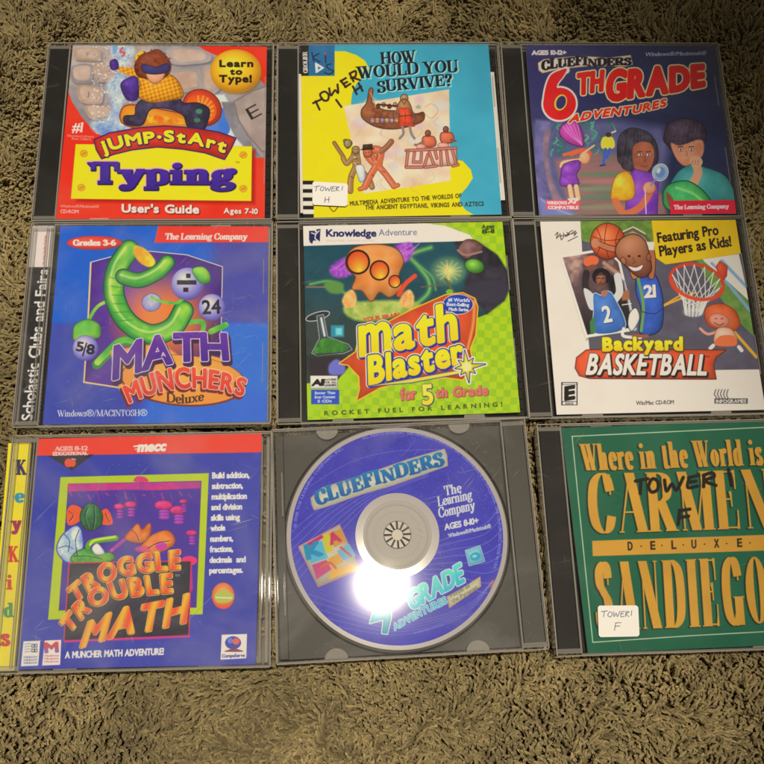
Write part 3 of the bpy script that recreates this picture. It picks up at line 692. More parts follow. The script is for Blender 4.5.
def art_sixth(p):
    p.at(490, 30, 2.788)
    p.rect(80, 20, 780, 560, lambda X, Y: rgb('2c2850') + (rgb('1e2440') - rgb('2c2850')) * np.clip((X - 120) / 380, 0, 1)[:, None] + .05 * (fbm(X * .012, Y * .02, 2) - .4)[:, None])
    # cave: rock arches, ferns, path
    p.poly([(120, 260), (180, 250), (350, 250), (480, 270), (500, 320), (480, 480), (470, 530), (140, 530)], noisefill('4a4a6c', '5c5878', .02, 4), soft=14)
    p.poly([(180, 360), (300, 340), (380, 350), (420, 420), (480, 460), (500, 530), (240, 530), (200, 440)], lambda X, Y: rgb('8a5a56') + (rgb('6c5c50') - rgb('8a5a56')) * np.clip((fbm(X * .01, Y * .06, 5) - .3) * 2.2, 0, 1)[:, None], soft=8)
    for y, c in ((400, '55704c'), (440, '6a8058'), (462, '4f7050'), (492, '7a7a54'), (420, '9a6a5c')):
        p.poly([(250, y), (340, y - 6), (400, y + 2), (340, y + 8), (262, y + 8)], c, sm=True, soft=4, al=.75)
    p.poly([(128, 250), (168, 256), (158, 340), (176, 430), (220, 520), (136, 530), (120, 420)], noisefill('4a4668', '6c6488', .03, 6), soft=4)
    p.poly([(150, 290), (168, 280), (162, 350), (184, 440), (236, 526), (200, 528), (164, 440), (150, 360)], noisefill('6a5560', '8a6c70', .03, 7), sm=True, soft=4)
    p.poly([(140, 470), (200, 490), (250, 520), (230, 532), (140, 528)], '6a7098', soft=6, al=.8)
    p.line([(142, 470), (176, 496), (240, 520)], 2, 'a8b0d8', sm=True, soft=2, al=.6)
    p.poly([(400, 470), (440, 500), (470, 528), (380, 528)], '3a5c70', soft=6, al=.7)
    r = random.Random(9)
    for i in range(70):
        x, y = r.uniform(176, 340), r.uniform(250, 340)
        if 205 < x < 260 and y < 320: continue
        p.line([(x, y), (x + r.uniform(-10, 10), y + 8), (x + r.uniform(-12, 12), y + 18)], r.uniform(2, 5), r.choice(['2c6c50', '1f5a44', '3f8c60', '245848', '5aa070']), sm=True, soft=1.2, al=.85)
    p.line([(290, 256), (282, 274), (298, 288), (286, 306)], 5, '3c9068', sm=True)
    # striped pod
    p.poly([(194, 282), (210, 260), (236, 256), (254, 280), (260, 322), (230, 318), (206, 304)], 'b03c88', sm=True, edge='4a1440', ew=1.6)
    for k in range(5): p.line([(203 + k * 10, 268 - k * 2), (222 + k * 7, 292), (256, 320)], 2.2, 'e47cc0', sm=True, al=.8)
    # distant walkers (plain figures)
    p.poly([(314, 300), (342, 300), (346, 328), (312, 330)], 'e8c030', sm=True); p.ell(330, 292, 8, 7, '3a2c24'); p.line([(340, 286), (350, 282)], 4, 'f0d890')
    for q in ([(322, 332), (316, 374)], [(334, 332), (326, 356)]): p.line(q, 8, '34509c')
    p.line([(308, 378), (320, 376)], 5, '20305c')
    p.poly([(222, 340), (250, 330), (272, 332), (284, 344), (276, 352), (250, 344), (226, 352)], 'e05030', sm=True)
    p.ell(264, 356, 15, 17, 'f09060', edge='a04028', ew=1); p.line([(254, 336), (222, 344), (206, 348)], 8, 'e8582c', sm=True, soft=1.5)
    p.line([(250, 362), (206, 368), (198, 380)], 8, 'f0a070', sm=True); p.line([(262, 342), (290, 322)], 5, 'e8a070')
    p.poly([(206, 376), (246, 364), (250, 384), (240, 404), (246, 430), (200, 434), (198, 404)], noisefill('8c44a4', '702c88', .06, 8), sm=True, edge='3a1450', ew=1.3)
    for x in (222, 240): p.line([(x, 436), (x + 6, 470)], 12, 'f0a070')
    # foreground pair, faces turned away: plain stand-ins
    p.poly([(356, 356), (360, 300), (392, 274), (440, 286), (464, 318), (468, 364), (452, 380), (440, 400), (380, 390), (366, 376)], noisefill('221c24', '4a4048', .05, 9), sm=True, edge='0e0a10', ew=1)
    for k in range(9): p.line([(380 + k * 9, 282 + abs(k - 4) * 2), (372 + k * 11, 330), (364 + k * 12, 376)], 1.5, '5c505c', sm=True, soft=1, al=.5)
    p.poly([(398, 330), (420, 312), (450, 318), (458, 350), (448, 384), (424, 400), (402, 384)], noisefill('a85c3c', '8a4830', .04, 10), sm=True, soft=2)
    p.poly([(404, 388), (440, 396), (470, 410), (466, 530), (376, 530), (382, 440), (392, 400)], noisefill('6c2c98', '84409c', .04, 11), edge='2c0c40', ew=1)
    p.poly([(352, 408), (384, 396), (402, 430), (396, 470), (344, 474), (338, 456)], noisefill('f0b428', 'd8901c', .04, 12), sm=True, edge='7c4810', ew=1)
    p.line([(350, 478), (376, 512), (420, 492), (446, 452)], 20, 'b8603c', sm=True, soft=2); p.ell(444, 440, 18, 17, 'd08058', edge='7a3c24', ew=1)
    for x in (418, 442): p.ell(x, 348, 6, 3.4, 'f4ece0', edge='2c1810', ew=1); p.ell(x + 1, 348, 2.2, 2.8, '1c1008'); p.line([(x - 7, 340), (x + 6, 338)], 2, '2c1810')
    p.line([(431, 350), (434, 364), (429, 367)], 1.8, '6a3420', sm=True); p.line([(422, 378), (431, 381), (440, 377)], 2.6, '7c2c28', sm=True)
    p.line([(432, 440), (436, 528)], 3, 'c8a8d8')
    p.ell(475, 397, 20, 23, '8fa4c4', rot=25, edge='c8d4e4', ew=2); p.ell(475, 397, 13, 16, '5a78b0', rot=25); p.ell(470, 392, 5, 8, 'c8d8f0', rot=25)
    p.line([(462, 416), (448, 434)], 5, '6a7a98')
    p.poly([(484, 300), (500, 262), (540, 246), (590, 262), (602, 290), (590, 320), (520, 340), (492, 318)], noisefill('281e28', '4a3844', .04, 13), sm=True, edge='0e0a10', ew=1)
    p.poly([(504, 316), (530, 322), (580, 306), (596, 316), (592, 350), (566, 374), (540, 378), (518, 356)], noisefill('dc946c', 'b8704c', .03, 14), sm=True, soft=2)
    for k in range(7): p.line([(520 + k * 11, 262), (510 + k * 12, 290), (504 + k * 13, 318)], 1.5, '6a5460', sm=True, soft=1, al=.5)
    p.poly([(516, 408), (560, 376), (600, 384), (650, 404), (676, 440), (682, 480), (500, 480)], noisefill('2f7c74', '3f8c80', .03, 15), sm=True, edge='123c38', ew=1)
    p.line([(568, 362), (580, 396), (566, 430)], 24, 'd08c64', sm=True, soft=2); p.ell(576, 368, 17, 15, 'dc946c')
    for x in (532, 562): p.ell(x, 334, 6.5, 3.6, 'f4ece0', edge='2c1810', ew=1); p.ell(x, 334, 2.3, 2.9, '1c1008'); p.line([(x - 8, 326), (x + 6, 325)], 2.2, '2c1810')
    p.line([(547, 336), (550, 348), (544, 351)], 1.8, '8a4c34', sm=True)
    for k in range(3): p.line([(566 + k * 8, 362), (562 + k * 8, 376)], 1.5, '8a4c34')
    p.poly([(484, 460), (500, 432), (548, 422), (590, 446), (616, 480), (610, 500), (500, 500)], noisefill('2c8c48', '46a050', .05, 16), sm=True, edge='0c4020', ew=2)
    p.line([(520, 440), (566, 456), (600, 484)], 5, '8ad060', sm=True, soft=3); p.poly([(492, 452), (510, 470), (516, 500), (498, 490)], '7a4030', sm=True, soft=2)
    # banner and writing
    p.poly([(504, 476), (684, 474), (688, 530), (502, 530)], 'e0142c')
    p.text('The Learning Company', [(513, 500), (666, 497)], 12, 'ffe0e0', font='r', fp=dict(T=.17, t=.07), grow=.3)
    p.rect(156, 474, 250, 500, 'd04850', soft=2, al=.95)
    p.text('WINDOWS', [(160, 486), (214, 486)], 8, 'ffd8d8', grow=.5); p.text('XP', [(218, 484), (246, 482)], 13, 'ffe8e8', grow=1); p.text('COMPATIBLE', [(162, 499), (246, 499)], 8, 'ffd8d8', grow=.5)
    p.text('AGES 10-12+', [(117, 69), (212, 68)], 11, 'fff8f0', grow=1.0)
    p.text('Windows®/Macintosh®', [(432, 73), (602, 69)], 10, 'a8a8b8', sl=.25, grow=.3)
    p.poly([(134, 92), (150, 82), (250, 72), (330, 78), (392, 70), (398, 96), (380, 102), (280, 100), (200, 108), (146, 120), (136, 112)], 'd9bc94', edge='6a5040', ew=1)
    p.text('CLUEFINDERS', [(143, 112), (240, 99), (300, 100), (394, 97)], 23, '14101c', font='r', fp=dict(T=.24, t=.09, S=.07, sh=.08, wd=1.0), grow=1.0, jig=.05, top=[(143, 86), (240, 76), (300, 80), (394, 76)], wob=.1)
    red = ('d81414', 'b80c14'); o = [(4.6, 'f8e8c0', 0, 0), (3.0, 'f0b030', 0, 0)]
    p.line([(212, 112), (182, 128), (164, 160), (158, 200)], 20, 'f8e8c0', sm=True); p.ell(194, 206, 51, 50, 'f8e8c0', rot=-25)
    p.poly([(218, 106), (206, 130), (190, 152), (186, 180), (150, 210), (150, 170), (166, 126), (196, 110)], 'f8e8c0', sm=True, edge='f8e8c0', ew=1)
    p.poly([(214, 109), (204, 130), (188, 152), (182, 184), (152, 208), (153, 170), (168, 128), (196, 112)], 'cf1216', sm=True)
    p.ell(194, 206, 46, 45, noisefill('d81418', 'bc0c12', .03, 3), rot=-25); p.ell(197, 202, 17, 23, 'f0b030', rot=20); p.ell(198, 202, 13, 19, '2a2450', rot=20)
    p.text('TH', [(246, 180), (312, 168)], 50, red, grow=4.2, sp=.20, outs=[(7.4, 'f8e8c0', 0, 0), (5.8, 'f0b030', 0, 0)], sl=.12, top=[(246, 124), (316, 114)])
    p.text('GRADE', [(326, 198), (410, 184), (500, 172), (596, 154)], 60, red, grow=6.0, sp=.24, outs=[(9.6, 'f8e8c0', 0, 0), (7.8, 'f0a830', 0, 0)], top=[(332, 116), (420, 108), (500, 104), (594, 98)], wob=.06)
    p.text('ADVENTURES', [(220, 258), (300, 244), (400, 232), (490, 212)], 20, ('e83018', 'd02010'), grow=2.0, sp=.24, sl=.15, top=[(230, 238), (310, 222), (400, 212), (492, 192)], outs=[(4.2, 'f8d898', 0, 0)])

def ball(p, x, y, r):
    p.ell(x, y, r, r, radial(x - r * .2, y - r * .3, r * 1.3, r * 1.3, 'dcd4f8', '7a6cc0'), edge='5a4a9c', ew=1)

def art_munch(p):
    p.at(0, 215, 2.729)
    def back(X, Y):
        c = np.tile(rgb('0a5cbc'), (len(X), 1)); lo = np.clip((Y - 288) / 14, 0, 1)[:, None]
        c = c + (rgb('3c489c') - c) * lo
        rt = np.clip((X - 560 + (Y - 80) * .1) / 40, 0, 1)[:, None]
        c = c + ((rgb('4a4a98') * (1 - lo) + rgb('2f6ccc') * lo) - c) * rt
        m = np.clip((X - 380 + (Y - 500) * .5) / 40, 0, 1)[:, None] * np.clip((Y - 470) / 30, 0, 1)[:, None]
        c = c + (rgb('2f66c4') - c) * m
        return c + .04 * (fbm(X * .02, Y * .02, 3) - .5)[:, None]
    p.rect(80, 20, 780, 600, back)
    # frame
    fr = [(248, 130), (330, 108), (410, 100), (510, 110), (606, 142), (602, 330), (600, 440), (330, 470), (230, 456), (240, 300)]
    p.poly(fr, lambda X, Y: rgb('54288c') + (rgb('f0782c') - rgb('54288c')) * np.clip(1.15 - np.hypot((X - 450) / 150, (Y - 290) / 130) ** 1.5, 0, 1)[:, None], edge='f6e0b8', ew=2.2)
    p.poly([(228, 456), (326, 470), (334, 412), (300, 380)], '54288c')
    p.line([(248, 130), (240, 300), (229, 456), (326, 471)], 4, 'f2c878')
    p.poly([(312, 376), (326, 372), (344, 440), (430, 430), (560, 380), (610, 392), (560, 440), (330, 478)], 'e8a03c', soft=2)
    # a plain green ribbon form with a maroon hollow: stand-in for the cover figure
    gr = lambda X, Y: rgb('4aac38') + (rgb('b8dc40') - rgb('4aac38')) * np.clip((fbm(X * .018, Y * .018, 6) - .3) * 2.2, 0, 1)[:, None]
    p.line([(318, 226), (266, 250), (236, 300)], 9, gr, sm=True)
    p.poly([(200, 326), (206, 300), (238, 286), (270, 300), (272, 330), (252, 338), (226, 344), (204, 342)], gr, sm=True, edge='1f6a30', ew=1.4)
    p.line([(374, 348), (330, 346), (290, 382), (264, 408)], 26, '2c8a3c', sm=True); p.line([(374, 346), (330, 343), (290, 378), (266, 402)], 17, gr, sm=True)
    p.line([(486, 300), (540, 290), (556, 300), (546, 340)], 13, gr, sm=True); p.line([(576, 318), (616, 300)], 16, gr, sm=True)
    sp_ = [(352, 96), (318, 150), (312, 220), (346, 290), (410, 326), (470, 308), (500, 262)]; s2_ = [(336, 168), (380, 178), (430, 156), (456, 130)]
    for q, w in ((sp_, 58), (s2_, 44)):
        p.line(q, w, '0f4a2c', sm=True); p.line(q, w - 7, '2c8c3c', sm=True, soft=1.5); p.line([(x + 2, y - 2) for x, y in q], w - 20, gr, sm=True, soft=5); p.line([(x - w * .16, y - w * .12) for x, y in q], 5, 'e4f08c', sm=True, soft=3, al=.75)
    for k in range(6): p.line([(300 + k * 3, 170 + k * 24), (322 + k * 8, 176 + k * 22)], 2.4, '2a7a34', soft=1.2, al=.7)
    p.poly([(392, 226), (414, 214), (438, 228), (432, 254), (408, 262), (390, 248)], noisefill('9a94cc', 'd8d4f0', .05, 8), sm=True, edge='4a4488', ew=1)
    p.poly([(368, 84), (396, 92), (424, 126), (410, 142), (384, 132), (366, 108)], noisefill('fbdc20', 'f0a010', .04, 5), sm=True, soft=2)
    p.line([(414, 224), (440, 236), (482, 240), (506, 222)], 8, gr, sm=True)
    # number balls
    ball(p, 512, 188, 44); p.rect(483, 178, 536, 190, '181424'); p.rect(508, 160, 520, 172, '181424'); p.rect(500, 198, 514, 210, '181424')
    p.poly([(526, 148), (552, 142), (570, 158), (572, 180), (552, 186), (534, 170)], gr, sm=True, edge='1a6a3c', ew=1.2)
    ball(p, 578, 252, 36); p.text('24', [(553, 270), (602, 268)], 36, '141018', grow=1.2)
    ball(p, 233, 363, 34); p.text('5', [(208, 370), (226, 372)], 24, '141018', grow=1.4); p.line([(236, 350), (226, 384)], 4, '141018'); p.text('8', [(236, 378), (256, 380)], 25, '141018', grow=1.4)
    # title
    p.poly([(300, 370), (440, 350), (540, 420), (470, 430), (330, 470), (326, 478)], 'f0a040', soft=3)
    p.ell(500, 452, 172, 70, '7a3018', rot=4, soft=1.5); p.ell(500, 450, 168, 67, radial(500, 430, 170, 80, 'f8b048', 'ef9038'), rot=4)
    p.text('MATH', [(310, 448), (400, 420), (500, 398), (622, 394)], 80, ('6a2c94', '4c2080'), grow=4.5, sp=.1, outs=[(9, '441c40', 4, 9), (6.4, 'f4ecf8', 0, 0)], top=[(314, 360), (410, 336), (500, 324), (616, 326)])
    p.text('MUNCHERS', [(354, 512), (420, 486), (500, 472), (590, 474), (662, 494)], 56, ('f0502c', 'd83828'), grow=2.8, sp=.24, outs=[(5.2, '7c2014', -4, 7), (4.4, 'fbe4c8', 0, 0)], top=[(336, 470), (420, 430), (500, 418), (590, 426), (674, 450)])
    p.text('Deluxe', [(454, 509), (500, 514), (556, 506)], 24, '3a2414', font='r', fp=dict(T=.13, t=.07), grow=.5, top=[(454, 484), (500, 490), (556, 482)])
    p.text('Windows®/MACINTOSH®', [(157, 550), (402, 548)], 17, 'f4f0f8', font='r', fp=dict(T=.12, t=.05))
    p.poly([(432, 28), (780, 24), (780, 74), (422, 76)], noisefill('f03824', 'e83020', .01, 2)); p.line([(422, 77), (434, 26)], 2, 'f86848', soft=2, al=.6)
    p.text('The Learning Company', [(450, 67), (674, 67)], 17, 'ffe8d8', font='r', fp=dict(T=.17, t=.07), sl=.12, grow=.4)
    p.ell(258, 76, 75, 18, 'e84030', edge='b82820', ew=1); p.text('Grades 3-6', [(199, 83), (316, 83)], 15, 'fff0e0', font='r', fp=dict(T=.2, t=.09), grow=.6)
    p.text('A', [(440, 387), (452, 386)], 12, 'f4ecd8', grow=.2)

def art_blaster(p):
    p.at(265, 210, 2.883)
    chk = lambda X, Y: np.where((((X + Y * .05) // 21 + (Y - X * .05) // 21) % 2 == 0)[:, None], rgb('b0cc0c'), rgb('98bf18')) + .05 * (fbm(X * .03, Y * .03, 3) - .5)[:, None]
    p.rect(90, 20, 780, 640, chk)
    p.poly([(90, 420), (240, 420), (250, 500), (180, 560), (90, 620)], 'a8cc14', soft=20)
    big = [(100, 90), (400, 86), (540, 78), (620, 96), (670, 130), (700, 180), (706, 220), (690, 260), (640, 300), (560, 330), (240, 420), (250, 440), (210, 490), (120, 500)]
    p.poly(big, lambda X, Y: rgb('124850') + (rgb('2a3c34') - rgb('124850')) * np.clip((Y - 230) / 120, 0, 1)[:, None] + .06 * (fbm(X * .03, Y * .03, 4) - .5)[:, None], soft=1.5)
    p.poly([(540, 78), (620, 96), (670, 130), (702, 180), (706, 220), (690, 262), (640, 300), (600, 250), (566, 200), (560, 130)], noisefill('1c1820', '3a343c', .03, 5), soft=4)
    p.poly([(100, 30), (430, 34), (520, 46), (590, 72), (600, 86), (560, 90), (100, 104)], 'f3ead8'); p.line([(480, 36), (560, 54), (640, 96)], 3, 'b8b89c', sm=True, soft=2, al=.6)
    # light burst, vapours and shelves
    p.ell(526, 176, 60, 48, radial(530, 176, 60, 48, 'f4e870', '1c5454', .8), soft=8)
    for k in range(14):
        a = k * 26; c, q = math.cos(math.radians(a)), math.sin(math.radians(a)); p.line([(530 + 8 * c, 176 + 8 * q), (530 + 38 * c, 176 + 32 * q)], 1.5, 'fff8b0', soft=2, al=.5)
    p.line([(520, 200), (540, 230), (550, 246)], 7, '5a6034', sm=True); p.ell(532, 236, 10, 8, '7cb030'); p.line([(524, 160), (530, 200)], 5, 'e8c060', soft=1.5)
    for q, w in (([(478, 108), (420, 130), (440, 160), (470, 200), (470, 240), (420, 280), (360, 296)], 16), ([(130, 214), (190, 206), (230, 240), (300, 290)], 10), ([(430, 150), (480, 190), (492, 230)], 6)):
        p.line(q, w, '4c8c50', sm=True, soft=5, al=.8); p.line(q, w * .4, '8cc458', sm=True, soft=3, al=.7)
    p.line([(120, 222), (210, 222)], 5, '8a6a48', soft=1.5); p.line([(450, 222), (510, 216)], 4, '6a5a48', soft=1.5)
    p.poly([(170, 214), (200, 204), (226, 214), (220, 240), (186, 238)], '5c8c3c', sm=True, soft=4)
    p.poly([(230, 276), (300, 262), (420, 262), (450, 280), (400, 300), (300, 322), (240, 308)], noisefill('8ca83c', 'c4c860', .05, 6), sm=True, soft=5)
    p.text('YOUR BRAIN', [(284, 322), (388, 306)], 10, 'd83c24', grow=1, al=.8)
    # orange splash, purple smoke and two amber lenses: plain stand-in for the cover figure
    for q in ([(186, 170), (204, 150), (236, 136), (256, 150), (250, 184), (220, 196), (196, 190)], [(362, 128), (380, 100), (420, 94), (430, 116), (414, 144), (384, 156)]):
        p.poly(q, noisefill('8a2c9c', 'c468cc', .07, 3), sm=True, soft=5)
        for k in range(6): p.line([(q[0][0] + k * 9, q[0][1] + 4), (q[2][0] - 6 + k * 7, q[2][1] + 14 - (k % 3) * 8)], 3, ['b858c4', 'd07cd8'][k % 2], soft=1.5, al=.7)
    p.poly([(236, 136), (262, 108), (322, 100), (376, 112), (398, 146), (384, 190), (392, 222), (360, 250), (330, 236), (306, 262), (280, 232), (252, 226), (262, 192), (238, 170)], lambda X, Y: rgb('f08838') + (rgb('f8b060') - rgb('f08838')) * np.clip((fbm(X * .02, Y * .02, 8) - .3) * 2, 0, 1)[:, None], sm=True, edge='7c3414', ew=2)
    p.line([(386, 244), (404, 214), (432, 190)], 13, 'e84828', sm=True, soft=2)
    for cx, cy, q in ((268, 150, .95), (330, 174, .78), (374, 206, .5)):
        p.ell(cx, cy, 37 * q, 38 * q, '1c100c'); p.ell(cx, cy, 31 * q, 32 * q, radial(cx + 4, cy + 24 * q, 44 * q, 56 * q, 'f0d030', 'e0481c', .8))
    for cx, c in ((244, 'f0a050'), (410, 'e8904c')): p.poly([(cx - 22, 262), (cx - 10, 238), (cx + 8, 230), (cx + 20, 250), (cx + 14, 278), (cx - 12, 280)], noisefill(c, 'f8cc70', .08, 2), sm=True, soft=3)
    # shadowy coat and hat shapes at right: plain
    p.poly([(556, 118), (576, 88), (606, 88), (628, 108), (600, 130), (580, 140)], noisefill('8a6054', '6a443c', .04, 9), sm=True, edge='2c1c1c', ew=1); p.ell(604, 162, 28, 20, radial(600, 156, 32, 26, '8cc83c', '3c7c28'), rot=15, edge='1c3010', ew=1.5)
    p.line([(556, 116), (580, 130), (624, 120)], 6, 'a07464', sm=True)
    p.poly([(560, 240), (600, 210), (660, 200), (700, 220), (680, 262), (600, 262)], '34303a', sm=True, soft=6)
    # flask, block
    p.poly([(120, 300), (176, 292), (196, 400), (120, 420)], '3c4038', soft=10, al=.6)
    p.ell(152, 306, 34, 10, '20242a', rot=-16, edge='c8ccc4', ew=2.4)
    p.poly([(150, 306), (168, 302), (180, 366), (240, 388), (250, 402), (228, 412), (150, 420), (136, 412), (158, 370)], '3c4844', edge='b8beb4', ew=1.8, al=.95)
    p.line([(162, 312), (172, 362)], 6, 'dcdcd8', soft=2)
    p.poly([(160, 374), (196, 372), (238, 392), (226, 408), (150, 414), (140, 408)], noisefill('2c6c20', '4c9030', .06, 10), sm=True)
    p.rect(190, 332, 228, 366, '2a8a98', soft=2); p.rect(204, 340, 222, 360, '7cd0dc', soft=3)
    p.poly([(120, 424), (200, 418), (260, 430), (220, 470), (130, 490)], '2c2428', soft=8)
    p.poly([(184, 448), (206, 430), (230, 448), (226, 472), (188, 474)], '6c6cb8', sm=True, soft=3)
    # red swoosh
    sw = [(216, 442), (262, 410), (270, 376), (300, 352), (420, 290), (520, 246), (570, 240), (604, 256), (612, 280), (606, 360), (590, 400), (600, 450), (570, 488), (520, 482), (400, 494), (330, 512), (266, 548), (274, 516), (272, 480), (240, 446)]
    p.poly(sw, noisefill('ec5420', 'e04818', .03, 11), edge='f8b820', ew=3.4)
    p.line([(604, 262), (600, 330), (584, 400)], 6, 'f8a850', sm=True, soft=4)
    p.ell(556, 272, 43, 28, '1c3c9c', edge='e8ecf8', ew=1.6)
    for t, y, x0, x1 in (('#1 World\'s', 263, 528, 590), ('Best-Selling', 276, 524, 588), ('Math Series', 290, 530, 586)): p.text(t, [(x0, y), (x1, y + 2)], 9, 'f4f6ff', grow=.5)
    O = [(11, 'f8e8a0', 0, 0), (9, '1c2c8c', 3, 3), (8, '1c2c8c', 0, 0)]
    p.text('m', [(276, 420), (360, 405)], 122, ('fbe618', 'f2c80c'), grow=5.6, outs=O, top=[(272, 298), (356, 284)])
    p.text('ath', [(376, 402), (460, 388), (552, 370)], 88, ('fbe618', 'f2c80c'), grow=5.6, sp=.16, outs=O, top=[(372, 306), (456, 288), (546, 266)])
    p.text('Blaster', [(302, 502), (390, 480), (470, 464), (572, 438)], 70, ('fbe618', 'f2c80c'), grow=4.8, sp=.2, outs=O, top=[(300, 424), (390, 408), (470, 392), (562, 370)])
    p.poly([(300, 508), (440, 484), (560, 462), (570, 470), (420, 498)], 'fbe84a', edge='1c2c8c', ew=2)
    st = []
    for k, r_ in zip(range(16), (54, 16, 30, 15, 46, 15, 28, 14, 34, 15, 30, 15, 48, 15, 30, 15)):
        a = math.radians(k * 22.5 - 8); st.append((582 + r_ * math.cos(a), 452 + r_ * math.sin(a)))
    p.poly(st, 'fbe84a', edge='f4f4f4', ew=6); p.poly(st, 'fbe428', edge='1c2c6c', ew=2.4); p.ell(582, 452, 13, 13, 'fff08c', soft=4)
    p.text('for', [(392, 548), (436, 544)], 32, 'd8705c', grow=1.6, outs=[(2.8, '8c3a30', 1, 1)]); p.text('5', [(456, 560), (484, 558)], 54, ('f4e84c', 'e8d020'), grow=2.6, sp=.1, outs=[(5, '4a3c60', 1, 1)])
    p.text('th Grade', [(494, 540), (642, 532)], 26, 'd8705c', grow=1.8, sp=.2, outs=[(3, '8c3a30', 1, 1)])
    p.text('ROCKET FUEL FOR LEARNING!', [(172, 592), (440, 580), (684, 566)], 12, '3c4408', grow=.6, sp=.75, top=[(171, 580), (440, 568), (683, 554)])
    p.text('Ages', [(626, 54), (660, 52)], 11, '2c3c14', grow=.8, sp=.18); p.text('8-11', [(626, 68), (661, 66)], 11, '2c3c14', grow=.8)
    p.text('Knowledge', [(177, 76), (320, 76)], 19, '1c1c4c', grow=1.2); p.text('Adventure', [(328, 74), (438, 72)], 18, '4a4460', grow=-.1)
    p.text('DISCOVER. LEARN. EXCEL.', [(177, 91), (318, 90)], 5, 'd89880', sp=.3)
    p.rect(127, 60, 158, 88, '20204c'); p.poly([(128, 92), (140, 60), (146, 66), (136, 98)], '20204c')
    p.poly([(148, 56), (160, 54), (158, 92), (148, 80), (136, 90), (144, 76)], '20204c'); p.line([(134, 66), (146, 70), (156, 60)], 3, 'f3ead8'); p.line([(146, 70), (144, 82), (154, 90)], 3, 'f3ead8'); p.ell(147, 62, 3, 3, 'f3ead8')
    p.rect(131, 478, 209, 514, 'f0e8d8', edge='60584c', ew=1); p.text('All', [(136, 506), (168, 505)], 16, '14100c', grow=2, sp=0, sl=.2)
    for k, t in enumerate(('ACCESS', 'FOR ALL', 'LEARNERS')): p.text(t, [(172, 492 + k * 8), (205, 491 + k * 8)], 5, '3c3428', grow=.4)
    p.rect(133, 518, 214, 560, '2c4cb0')
    for k, t in enumerate(('Better Than', 'Ever Content', '5 CDs')): p.text(t, [(144 + 8 * (k == 2), 531 + k * 12), (202 - 10 * (k == 2), 530 + k * 12)], 7, 'e0e6fa', grow=.4)

